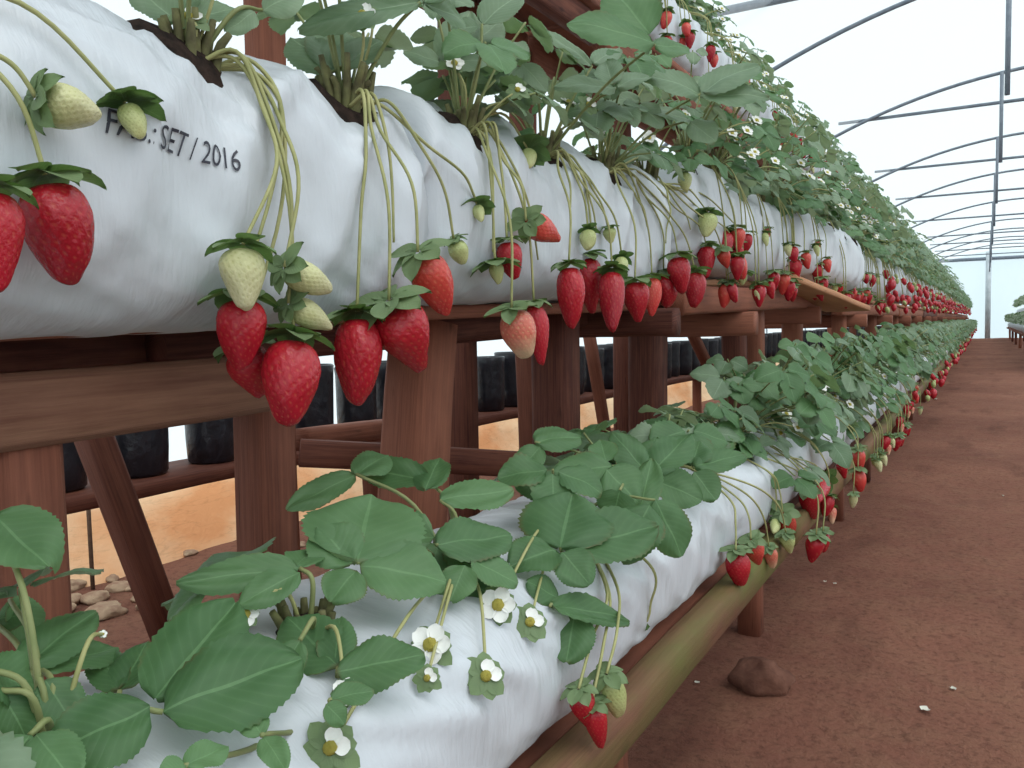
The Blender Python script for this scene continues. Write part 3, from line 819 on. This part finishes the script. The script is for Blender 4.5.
MIDBERRY = [
 (0,(46,178),(74,285),80,'ripe',-.432),(0,(-6,188),(-2,292),60,'ripe',-.415),(0,(38,98),(98,121),55,'white',-.44),(0,(126,104),(141,138),27,'bud',-.452),
 (1,(243,246),(243,310),50,'white',-.42),(1,(286,268),(329,290),40,'white',-.42),(1,(290,304),(332,328),32,'white',-.428),(1,(240,296),(244,370),60,'ripe',-.445),
 (1,(293,336),(288,426),58,'ripe',-.428),(1,(242,345),(262,397),48,'ripe',-.468),
 (2,(357,314),(360,406),56,'ripe',-.448),(2,(390,303),(422,370),62,'ripe',-.425),(2,(419,254),(451,312),47,'red',-.42),(2,(454,240),(464,264),22,'green',-.45),(2,(476,206),(482,221),14,'bud',-.455),
 (3,(507,240),(513,280),28,'ripe',-.445),(3,(527,221),(559,239),31,'red',-.43),(3,(495,262),(499,284),19,'green',-.445),(3,(512,309),(527,358),37,'half',-.418),(3,(534,302),(541,365),27,'ripe',-.43),
 (3,(528,150),(530,168),18,'bud',-.47),
 (4,(569,264),(574,329),32,'ripe',-.425),(4,(586,255),(592,313),32,'ripe',-.458),(4,(612,269),(610,332),31,'ripe',-.418),(4,(588,230),(588,250),18,'green',-.44),(4,(608,227),(612,243),15,'green',-.44),(4,(622,258),(620,276),17,'green',-.428),
 (5,(635,280),(638,322),30,'ripe',-.42),(5,(652,276),(654,316),21,'red',-.45),(5,(664,272),(668,308),27,'ripe',-.452),(5,(678,255),(681,294),26,'ripe',-.425),(5,(695,271),(696,308),24,'ripe',-.43),(5,(706,245),(707,278),20,'ripe',-.46),
 (5,(684,172),(686,192),18,'green',-.46),
 (6,(708,213),(708,237),22,'green',-.44),(6,(725,231),(724,258),18,'ripe',-.46),(6,(737,227),(739,251),17,'red',-.44),(6,(735,244),(740,270),16,'ripe',-.45),(6,(722,249),(727,268),15,'red',-.43)]
LOWBERRY = [
 (3,(579,690),(588,726),29,'ripe',-.288),(3,(592,704),(603,746),27,'ripe',-.28),(3,(607,675),(620,716),29,'green',-.275),(3,(628,626),(626,641),13,'bud',-.33),
 (5,(736,551),(741,586),25,'ripe',-.288),(5,(751,540),(759,563),22,'red',-.28),(5,(769,547),(774,568),15,'half',-.28),(5,(786,533),(790,553),17,'green',-.275),
 (6,(783,513),(792,536),22,'red',-.288),(6,(806,488),(814,518),21,'ripe',-.285),(6,(824,480),(816,502),19,'ripe',-.28),(6,(776,520),(774,534),12,'green',-.30)]
LOWFLOWER = [(2,(430,645),21,5,-.345),(2,(330,748),20,2,-.33),(3,(498,605),18,5,-.36),(2,(486,676),16,2,-.335),(2,(427,678),10,2,-.335),(1,(345,692),14,5,-.36),(3,(530,622),14,2,-.345),(1,(246,614),13,5,-.42),(0,(103,634),4,5,-.43),(5,(706,470),9,5,-.40),(6,(800,445),8,5,-.36)]

def near_plant(tier, i):
    cx, zf, hw, h, hx = TIER[tier]; y = PY[tier][i]
    dz = h - 0.012 + (-0.036 if tier == 'mid' else -.005)
    c = Vector((hx, y, zf(y) + dz))
    n = ORD[i]
    lm = {'mid': {0: 'strawberry plant at the left edge, two ripe berries and a white one hanging',
                  1: 'strawberry plant with bunched stalks beside the print, white and red berries together',
                  2: 'strawberry plant with a bushy crown, three large red berries right of the mixed cluster',
                  3: 'strawberry plant with one pale pink half ripe berry hanging low beside a slim red one',
                  4: 'strawberry plant with three long ripe berries side by side under small green ones',
                  5: 'strawberry plant with a tight row of small ripe berries left of the bag\'s end',
                  6: 'strawberry plant over the bag gap, round green berry above a little red cluster'},
          'low': {0: 'strawberry plant in the lower left corner with the largest leaves in view',
                  1: 'strawberry plant on the bottom bag with wide flat leaves in front of the square post',
                  2: 'strawberry plant on the bottom bag with a broad fan leaf and open white flowers',
                  3: 'strawberry plant on the bottom bag, two red berries dangling over the mossy plank',
                  4: 'strawberry plant on the bottom bag with a dark round leaf up against the timber post',
                  5: 'strawberry plant with red, pale and green berries at the long bottom bag\'s far end',
                  6: 'strawberry plant just past the first full bottom bag, red berries over the aisle edge'}}[tier][i]
    t = thing('strawberry_plant', lm, 'strawberry plant', c)
    part('crown', crown_mb(c, 0.018 if tier == 'mid' else .014, 0.034 if tier == 'mid' else .026), M_CROWN, t)
    sets = []
    for lf in (LOWLEAF if tier == 'low' else MIDLEAF).get(i, []):
        rest_ = list(lf)
        while rest_:
            b0 = rest_[0][0]; g = [q for q in rest_ if math.hypot(q[0][0] - b0[0], q[0][1] - b0[1]) < 17]
            rest_ = [q for q in rest_ if q not in g]; sets.append(g)
    for lf in sets:
        mb = MB()
        hub = PD(*lf[0][0], clampd(lf[0][0], lf[0][3]))
        for (b, tp, w, d0, d1) in lf:
            d0, d1 = clampd(b, d0, .012), clampd(tp, d1, .018)
            pb, pt = PD(*b, d0), PD(*tp, d1)
            wd = w * (d0 + d1) / 2 / F
            if (pt - pb).length < 1e-4: continue
            nn = toC(pb) * 0.75 + Vector((ru(-.1, .1), ru(-.1, .1), 0.75))
            leaflet(mb, pb, pt, wd, nn, ru(.08, .24), ru(0.02, 0.14), 30, 6, 0, ru(0, 99), 0.030)
        o = part('leaf', mb, M_LEAF if tier == 'low' else random.choice((M_LEAF, M_LEAF2, M_LEAF2)), t)
        ms = MB(); mid = (c + hub) * 0.5 + Vector((0.01, 0, -0.02 if hub.z < c.z + .03 else 0.02))
        tube(ms, [c, mid, hub], 0.0021, 0.0015, 6); part('petiole', ms, M_STEMR, o)
    # filling leaves further back
    nf = {'mid': 11, 'low': 7}[tier]
    if tier == 'mid' and i == 0: nf = 3
    if tier == 'mid' and i == 1: nf = 2
    if tier == 'mid' and i in (2,): nf = 6
    if tier == 'low' and i < 4: nf = (2, 1, 2, 3)[i]
    if tier == 'mid' and i == 6: nf = 11
    if tier == 'low' and i in (5, 6): nf = 18
    for k in range(nf):
        az = ru(0.9, 5.4) if tier == 'low' and i < 5 else ru(0.3, 5.9) if tier == 'mid' and i < 6 else ru(0, 6.28)
        r = ru(.03, .11); hh = ru(.01, .09) if tier == 'low' else ru(.03, .17)
        hub = c + Vector((math.cos(az) * r * .9, math.sin(az) * r, hh))
        if tier == 'low' and hub.x < -.5: hub.z = min(hub.z, Z - .09)
        out = Vector((math.cos(az), math.sin(az), ru(-.3, .3)))
        mb = MB(); leaf_tri(mb, hub, out, Vector((math.cos(az) * .5 + .25, math.sin(az) * .5 - .2, 1)), ru(.036, .062) if tier == 'mid' else ru(.045, .066), (16, 4))
        o = part('leaf', mb, random.choice((M_LEAF, M_LEAF2)), t)
        ms = MB(); tube(ms, [c, (c + hub) * .5 + Vector((0, 0, .012)), hub], 0.0019, 0.0014, 5, n=4); part('petiole', ms, M_STEMR, o)
    bagx = cx + hw - 0.003
    for (pi, a, b, w, kd, X) in (MIDBERRY if tier == 'mid' else LOWBERRY):
        if pi != i: continue
        top, tip = PX(*a, X), PX(*b, X + (0.004 if kd != 'bud' else .01))
        wd = w * depth(top) / F
        strawberry(t, top, tip, wd, kd, 0)
        ms = MB(); st = c + Vector((ru(0, .014), ru(-.012, .012), 0.004))
        tube(ms, over_bag(stalk_pts(st, top - (tip - top) * 0.03, bagx, ru(.004, .016), .034 + ru(-.006, .006) if (tier == 'mid' and i == 1) else None)), 0.0018, 0.0013, 6, n=1)
        part('fruit_stalk', ms, M_STEM, t)
    if tier == 'low':
        for (pi, p, r, np_, X) in LOWFLOWER:
            if pi != i: continue
            q = PX(*p, X); q = PD(*p, clampd(p, depth(q), .012)); flower(t, q, toC(q) + Vector((ru(-.3, .3), ru(-.3, .3), .3)), r * depth(q) / F, np_)
            ms = MB(); tube(ms, over_bag(stalk_pts(c, q - toC(q) * .004, bagx - .02)), 0.0016, 0.0012, 6, n=1); part('flower_stalk', ms, M_STEM, t)
    else:
        for k in range(2 if i else 0):
            q = c + Vector((ru(.0, .05), ru(-.06, .06), ru(.03, .10))); fc = Vector((.6, -.5, .5))
            flower(t, q, fc + Vector((ru(-.4, .4), ru(-.4, .4), 0)), ru(.009, .012), random.choice((2, 5)))
            ms = MB(); tube(ms, [c, (c + q) * .5 + Vector((.01, 0, .01)), q - fc.normalized() * .002], 0.0015, 0.0012, 5); part('flower_stalk', ms, M_STEM, t)
        for k in range({0: 0, 1: 0, 2: 1}.get(i, 2)):     # spent stalks lying over the bag
            q = Vector((bagx + .014, y + ru(-.06, .08), zf(y) + ru(.04, .12)))
            ms = MB(); tube(ms, over_bag(stalk_pts(c + Vector((.005, ru(-.01, .01), 0)), q, bagx, ru(.004, .02))), 0.0019, 0.0011, 6, n=1); part('fruit_stalk', ms, M_STEM, t)
    return t
for i in range(7):
    near_plant('mid', i); near_plant('low', i)

def plant_parts(tier, lod, calm=False):
    """procedural plant round the origin (its crown); returns leaves, stalks, berries, flowers"""
    cx, zf, hw, h, hx = TIER[tier]
    bx = cx + hw - hx - 0.002
    leaves, stalks, berries, flowers = [], [], [], []
    nlv = {'mid': 19, 'low': 23, 'up': 22}[tier] if lod < 2 else {'mid': 16, 'low': 20, 'up': 17}[tier]
    for k in range(nlv):
        az = ru(-1.7, 1.7) if k % 3 else ru(0, 6.28); r = ru(.03, .15) if tier != 'low' else ru(.03, .175)
        if tier == 'up' and math.cos(az) > .2: r = ru(.02, .08)
        hh = {'mid': ru(-.035, .19), 'low': ru(-.06, .17), 'up': ru(-.005, .20)}[tier]
        if tier == 'low' and math.cos(az) < 0: hh = min(hh, .11)
        leaves.append((Vector((math.cos(az) * r * (1.0 if math.cos(az) > 0 else .7), math.sin(az) * r, hh)), Vector((math.cos(az), math.sin(az), ru(-.5, .2))),
                       Vector((math.cos(az) * .6 + .25 + ru(-.4, .4), math.sin(az) * .6 - .1 + ru(-.4, .4), 1)), ru(.042, .068) if tier == 'low' else ru(.030, .058)))
    nb = {'mid': 4 if lod < 2 else 3, 'low': 1 if lod > 1 else 2, 'up': 3 if lod < 2 else 2}[tier] if not calm else 0
    y = ru(-.05, .05)
    for k in range(nb):
        if k % 3 == 0: y = ru(-.08, .08)
        dz = {'mid': ru(-.24, -.06), 'low': ru(-.17, -.07), 'up': ru(-.22, -.08)}[tier]
        top = Vector((bx + ru(.012, .045) + (.03 if tier == 'low' else 0), y + ru(-.025, .025), dz))
        kind = random.choices(['ripe', 'red', 'half', 'green', 'white'], [6, 2.5, .6, 1.2, .7])[0]
        s = ru(.8, 1.05) * (1.0 if kind in ('ripe', 'red') else .65)
        berries.append((top, top + Vector((ru(-.008, .012), ru(-.012, .012), -.050 * s)), .034 * s, kind))
        stalks.append(stalk_pts(Vector((0, 0, .004)), top, bx))
    for k in range(4 if lod < 2 else random.choice((0, 1, 1, 2))):
        p = Vector((ru(.0, .12), ru(-.1, .1), ru(.03, .10) if tier != 'low' else ru(-.02, .07))); flowers.append((p, Vector((.7, -.5, .6)), .012))
        stalks.append([Vector((0, 0, 0)), p * .5 + Vector((.01, 0, .02)), p])
    return leaves, stalks, berries, flowers
def proto_full(tier):
    t = thing('strawberry_plant', '', 'strawberry plant', (0, 0, 0))
    lv, stk, br, flw = plant_parts(tier, 1)
    part('crown', crown_mb((0, 0, 0), .016, .035), M_CROWN, t)
    for hub, out, nrm, s in lv:
        mb = MB(); leaf_tri(mb, hub, out, nrm, s, (10, 3)); tube(mb, [(0, 0, 0), hub * .5 + Vector((0, 0, .015)), hub], .0019, .0014, 5, 1, 4)
        part('leaf', mb, [random.choice((M_LEAF, M_LEAF2)), M_STEMR], t)
    for p in stk:
        mb = MB(); tube(mb, p, .0018, .0013, 5, 0, 5); part('fruit_stalk', mb, M_STEM, t)
    for a, b, w, k in br: strawberry(t, a, b, w, k, 1)
    for p, n, r in flw: flower(t, p, n, r)
    return t
def low_berry(mb, a, b, w, mat):
    a, b = Vector(a), Vector(b); d = b - a; vs, fs = [], []
    for i in range(5):
        th = math.pi * (0.08 + .92 * i / 4); r = w * .5 * math.sin(th) * (1 + .3 * math.cos(th))
        for k in range(6): vs.append(a + d * ((1 - math.cos(th)) / 2) + Vector((math.cos(k * 1.047) * r, math.sin(k * 1.047) * r, 0)))
    for i in range(4):
        for k in range(6): fs.append((i * 6 + k, (i + 1) * 6 + k, (i + 1) * 6 + (k + 1) % 6, i * 6 + (k + 1) % 6))
    mb.add(vs, fs, mat)
def lowpoly(mb, tier, off=Vector((0, 0, 0)), mini=False, calm=False):
    lv, stk, br, flw = plant_parts(tier, 2, calm)
    b0 = len(mb.v)
    for hub, out, nrm, s in lv: leaf_tri(mb, hub, out, nrm, s * 1.08, (5, 2) if not mini else (3, 1), random.choice((0, 1, 1, 1)))
    if not mini:
        for hub, out, nrm, s in lv: tube(mb, [(0, 0, 0), hub * .5 + Vector((0, 0, .012)), hub], .0019, .0015, 3, 2, 2)
        for p in stk: tube(mb, [p[0], p[len(p) // 2], p[-1]], .002, .0015, 3, 2, 2)
    for a, b, w, k in br: low_berry(mb, a, b, w, {'ripe': 3, 'red': 3, 'half': 4, 'green': 4, 'white': 4}[k])
    for p, n, r in flw:
        mb.add([p + Vector((math.cos(a) * r * .5 - math.sin(a) * 0, math.sin(a) * r, math.cos(a) * r * .6)) for a in [k * math.pi / 3 for k in range(6)]] + [p + Vector((.003, -.003, .003))], [(k, (k + 1) % 6, 6) for k in range(6)], 5)
    for i in range(b0, len(mb.v)): mb.v[i] = Vector(mb.v[i]) + off
LOWM = [M_LEAF, M_LEAF2, M_STEM, M_B['ripe'], M_B['green'], M_PETAL]
FULL_Y = 4.3; IND_Y = 18.0
stuff = MB()
for tier in ('mid', 'low', 'up'):
    cx, zf, hw, h, hx = TIER[tier]
    ys = [y for y in ALLY[tier] if y > (1.45 if tier != 'up' else 0)]
    protos = []
    fars = []
    n = 0 if tier == 'up' else 7
    for y in ys:
        loc = Vector((hx + ru(-.012, .012), y + ru(-.02, .02), zf(y) + h - .008))
        if y < FULL_Y:
            if len(protos) < 5: o = proto_full(tier); protos.append(o)
            else: o = copy_tree(random.choice(protos))
            o.location = loc; s = ru(.92, 1.1); o.scale = (1, s, s) if tier == 'low' else (s, s, s)
            o.rotation_euler = (0, 0, ru(-.12, .12))
            if n < 16:
                o['label'] = f'leafy strawberry plant with hanging berries, {ORD[n]} from the camera along the {TN[tier]} tier'
            else:
                o['label'] = f'leafy strawberry plant in the dense middle stretch of the {TN[tier]} tier'; o['group'] = f'crowded plants halfway along the {TN[tier]} tier'
        elif y < IND_Y:
            if len(fars) < 6:
                mb = MB(); lowpoly(mb, tier); me = mb.mesh('strawberry_plant', LOWM); fars.append(me)
            else: me = random.choice(fars)
            o = link('strawberry_plant', me); o.location = loc; s = ru(.95, 1.15); o.scale = (s, s, s); o.rotation_euler = (0, 0, ru(-.15, .15))
            tag(o, f'small distant strawberry plant merged in the foliage of the {TN[tier]} tier', 'strawberry plant', f'distant plants along the {TN[tier]} tier')
        else: lowpoly(stuff, tier, loc, True)
        n += 1
o = link('distant_strawberry_foliage', stuff.mesh('distant_strawberry_foliage', LOWM))
tag(o, 'mass of tiny strawberry plants at the far end of the three tiers', 'strawberry plants', None, 'stuff')
# the row across the aisle, only its far part shows at the right edge
rt = thing('timber_staging', 'dark staging at the right edge, across the aisle', 'staging', (0.95, 22, 0))
for x, z in ((.76, .36), (1.0, .78)):
    mb = MB(); beam(mb, (x, 12.5, z), (x, 32.5, z), .26, .05); part('shelf_board', mb, M_WOOD, rt)
for y in (13, 16, 19, 22, 25, 28, 31):
    post(rt, (.70, y, 0), (.70, y, .36), .06); post(rt, (.98, y, 0), (.98, y, .78), .06)
mb = MB()
for x, z in ((.64, .60), (.88, 1.06)):
    for k in range(72):
        y = 12.7 + .27 * k
        b0 = len(mb.v); lowpoly(mb, 'up', Vector((0, 0, 0)), True, True)
        for i in range(b0, len(mb.v)):
            v = mb.v[i]; mb.v[i] = Vector((x - v[0], y + v[1], z + v[2]))
o = link('strawberry_foliage', mb.mesh('strawberry_foliage', LOWM)); tag(o, 'dark mass of strawberry leaves on the staging at the right edge', 'strawberry plants', None, 'stuff')
pr = None
for x, z, n in ((.76, .385, 'lower'), (1.0, .805, 'upper')):
    for k in range(19):
        if pr is None:
            vs, fs, uv = bag_surface(.95, .12, .16, 3.3, 20, 16); m_ = MB(); m_.add(vs, fs, 0, uv); pr = m_.mesh('grow_bag', M_BAG)
        o = link('grow_bag', pr); o.location = (x, 13.1 + 1.0 * k, z)
        tag(o, 'small white grow bag under the leaves on the staging at the right edge', 'grow bag', 'grow bags across the aisle')

# ------------------------------------------------------------------ nursery pots on the bench behind
pb_ = thing('pot_bench', 'low plank bench carrying the black pots behind the staging', 'bench', (-1.32, 3.0, 0))
mb = MB(); beam(mb, (-1.32, .55, Z - .262), (-1.32, 13, Z - .262), .16, .026); part('bench_plank', mb, M_WOOD, pb_)
for y in (.62, 1.62, 2.42, 3.3, 4.3, 5.4, 6.5, 8, 9.5, 11, 12.5): post(pb_, (-1.32, y, 0), (-1.32, y - .02, Z - .275), .045, .04, 'leg')
def pot_meshes():
    mb = MB(); vs, fs, uv = [], [], []; n = 28
    prof = [(0, 0.001), (.040, 0), (.047, .006), (.049, .05), (.050, .10), (.051, .15), (.053, .168), (.050, .171), (.047, .165)]
    s0 = ru(0, 50)
    for i, (r, z) in enumerate(prof):
        for k in range(n):
            a = 2 * math.pi * k / n
            q = 1 + .035 * noise.noise(Vector((math.cos(a) * 3, math.sin(a) * 3, z * 14 + s0))) + .02 * noise.noise(Vector((math.cos(a) * 8, math.sin(a) * 8, z * 5 + s0)))
            vs.append((r * q * math.cos(a), r * q * math.sin(a), z)); uv.append((k / n, z))
    for i in range(len(prof) - 1):
        for k in range(n): fs.append((i * n + k, i * n + (k + 1) % n, (i + 1) * n + (k + 1) % n, (i + 1) * n + k))
    mb.add(vs, fs, 0, uv)
    ms = MB(); vs = [(0, 0, .170)] + [(.049 * q * math.cos(2 * math.pi * k / n), .049 * q * math.sin(2 * math.pi * k / n), .160 + (1 - q) * .012) for q in (.5, 1) for k in range(n)]
    fs = [(0, 1 + k, 1 + (k + 1) % n) for k in range(n)] + [(1 + k, 1 + n + k, 1 + n + (k + 1) % n, 1 + (k + 1) % n) for k in range(n)]
    ms.add([Vector(v) for v in vs], fs)
    return mb.mesh('pot_wall', M_BLACK), ms.mesh('potting_mix', M_PERL)
POTS = [pot_meshes() for _ in range(3)]
py_ = [.66, .80, .955, 1.115, 1.26, 1.405, 1.55, 1.70, 1.85] + [2.0 + .155 * k for k in range(72)]
for k, y in enumerate(py_):
    if y > 12.9: break
    lab = f'black polythene pot, {ORD[k]} from the left on the low bench' if k < 12 else 'small black polythene pot further along the low bench, half hidden by timber'
    t = thing('nursery_pot', lab, 'pot', (-1.32 + ru(-.012, .012), y, Z - .249), None if k < 12 else 'black pots further along the low bench')
    a, b = POTS[k % 3]; link('pot_wall', a, t); q = link('potting_mix', b, t); q['label'] = 'pale potting mix at the pot rim'; t.rotation_euler = (0, 0, ru(0, 6)); s = ru(.94, 1.05); t.scale = (s, s, s)

# clay bank behind, rubble, clod, scraps
mb = MB(); vs, fs = [], []
prof = [(.16, -.03), (.10, .06), (.055, .13), (.02, .185), (-.04, .215), (-.16, .22), (-.34, .20), (-.42, -.03)]
ny = 160
for j in range(ny + 1):
    y = .6 + 15 * j / ny
    for i, (x, z) in enumerate(prof):
        q = noise.noise(Vector((y * 2.5, i * .6, 2))) * .022
        vs.append(Vector((-2.33 + x + q, y, z + (q if z > 0 else 0))))
for j in range(ny):
    for i in range(len(prof) - 1):
        a = j * len(prof) + i; fs.append((a, a + len(prof), a + len(prof) + 1, a + 1))
mb.add(vs, fs); o = link('clay_bank', mb.mesh('clay_bank', M_BANK)); tag(o, 'low bright orange clay bank on the soil behind the pot bench', 'bank')
def lump(name, loc, sx, sy, sz, mat, label, cat, group=None, seed=0.0):
    mb = MB(); vs, fs = [], []; n, m = 20, 12
    for i in range(m + 1):
        th = math.pi * i / m
        for k in range(n):
            a = 2 * math.pi * k / n; d = Vector((math.sin(th) * math.cos(a), math.sin(th) * math.sin(a), math.cos(th)))
            r = 1 + .35 * noise.noise(d * 1.3 + Vector((seed, 0, 0))) + .12 * noise.noise(d * 4 + Vector((seed, 2, 0)))
            vs.append(Vector((d.x * r * sx, d.y * r * sy, max(d.z * r, -.75) * sz + sz * .55)))
    for i in range(m):
        for k in range(n): fs.append((i * n + k, (i + 1) * n + k, (i + 1) * n + (k + 1) % n, i * n + (k + 1) % n))
    mb.add(vs, fs); o = link(name, mb.mesh(name, mat)); o.location = loc; return tag(o, label, cat, group)
def onfloor(px, py):
    r = ray(px, py); p = CAM + r * (-ZC / r.z); p.z = gz(p.x, p.y); return p
p = onfloor(760, 690); lump('soil_clod', p, .055, .04, .035, M_CLOD, 'brown clod of dry soil on the aisle floor below the mossy plank', 'clod', None, 4.0)
for k, (a, b, s) in enumerate([(70, 590, .035), (95, 600, .03), (120, 588, .028), (105, 612, .04), (140, 598, .025), (60, 612, .03), (322, 545, .03), (300, 560, .025), (210, 545, .02), (228, 540, .015), (70, 603, .03), (86, 583, .02), (112, 580, .022), (132, 588, .02), (150, 606, .03), (300, 548, .02), (335, 552, .02), (190, 556, .02)]):
    q = onfloor(a, b); lump('stone', q, s * ru(.8, 1.3), s * ru(.8, 1.3), s * .5, M_RUBBLE, 'small pale piece of rubble on the ground behind the staging', 'stone', 'rubble behind the staging', k * 3.1)
for k, (a, b, w, h_, lab) in enumerate([(925, 713, .022, .010, 'curled white scrap on the bare soil of the aisle'), (697, 684, .010, .007, 'tiny white scrap on the soil beside the clod'), (835, 585, .007, .006, 'tiny white scrap near the dark patch in the aisle'), (1003, 494, .010, .008, 'tiny white scrap at the right edge of the aisle'), (935, 400, .05, .02, 'pale flat scrap on the soil far down the aisle'), (953, 690, .012, .008, 'dull yellow scrap right of the curled white scrap'), (825, 583, .01, .006, 'small pale curl of stalk on the soil in mid aisle')]):
    q = onfloor(a, b); mb = MB(); vs = []; fs = []
    for i in range(7):
        for j in range(4): vs.append(Vector(((i / 6 - .5) * w * (1 - .3 * abs(j - 1.5)), (j / 3 - .5) * h_ * 1.4, .003 + .35 * h_ * abs(i / 6 - .5) * 2 + .1 * h_ * abs(j - 1.5))))
    for i in range(6):
        for j in range(3): fs.append((i * 4 + j, i * 4 + j + 1, i * 4 + j + 5, i * 4 + j + 4))
    mb.add(vs, fs); o = link('plant_scrap', mb.mesh('plant_scrap', M_SCRAP)); o.location = q; o.rotation_euler = (0, 0, ru(0, 3)); tag(o, lab, 'scrap')
mb = MB(); a, b = PX(92, 508, -1.40), PX(93, 578, -1.40); tube(mb, [a, b], .004, seg=6, smooth=False); 
b0 = onfloor(93, 590); mb = MB(); tube(mb, [(b0.x, b0.y, -.01), (b0.x, b0.y, Z - .28)], .006, seg=6, smooth=False)
o = link('thin_stake', mb.mesh('thin_stake', M_STRING)); tag(o, 'thin dark stake standing in front of the orange bank', 'stake')

# ------------------------------------------------------------------ light
w = bpy.data.worlds.new('world'); SC.world = w; w.use_nodes = True
bg = w.node_tree.nodes['Background']; bg.inputs[0].default_value = (0.85, 0.965, 1.0, 1); bg.inputs[1].default_value = 0.98
sd_ = bpy.data.lights.new('sun', 'SUN'); sd_.energy = 1.3; sd_.angle = math.radians(50); sd_.color = (1.0, 0.97, 0.94)
so = bpy.data.objects.new('sun', sd_); COL.objects.link(so)
so.rotation_mode = 'QUATERNION'; so.rotation_quaternion = Vector((0.62, -0.15, 1.0)).to_track_quat('Z', 'Y')
vs_ = SC.view_settings; vs_.view_transform = 'Standard'; vs_.look = 'None'; vs_.gamma = 1.0; vs_.use_curve_mapping = False
vs_.exposure = 0.3
SC.cycles.max_bounces = 8; SC.cycles.transparent_max_bounces = 16
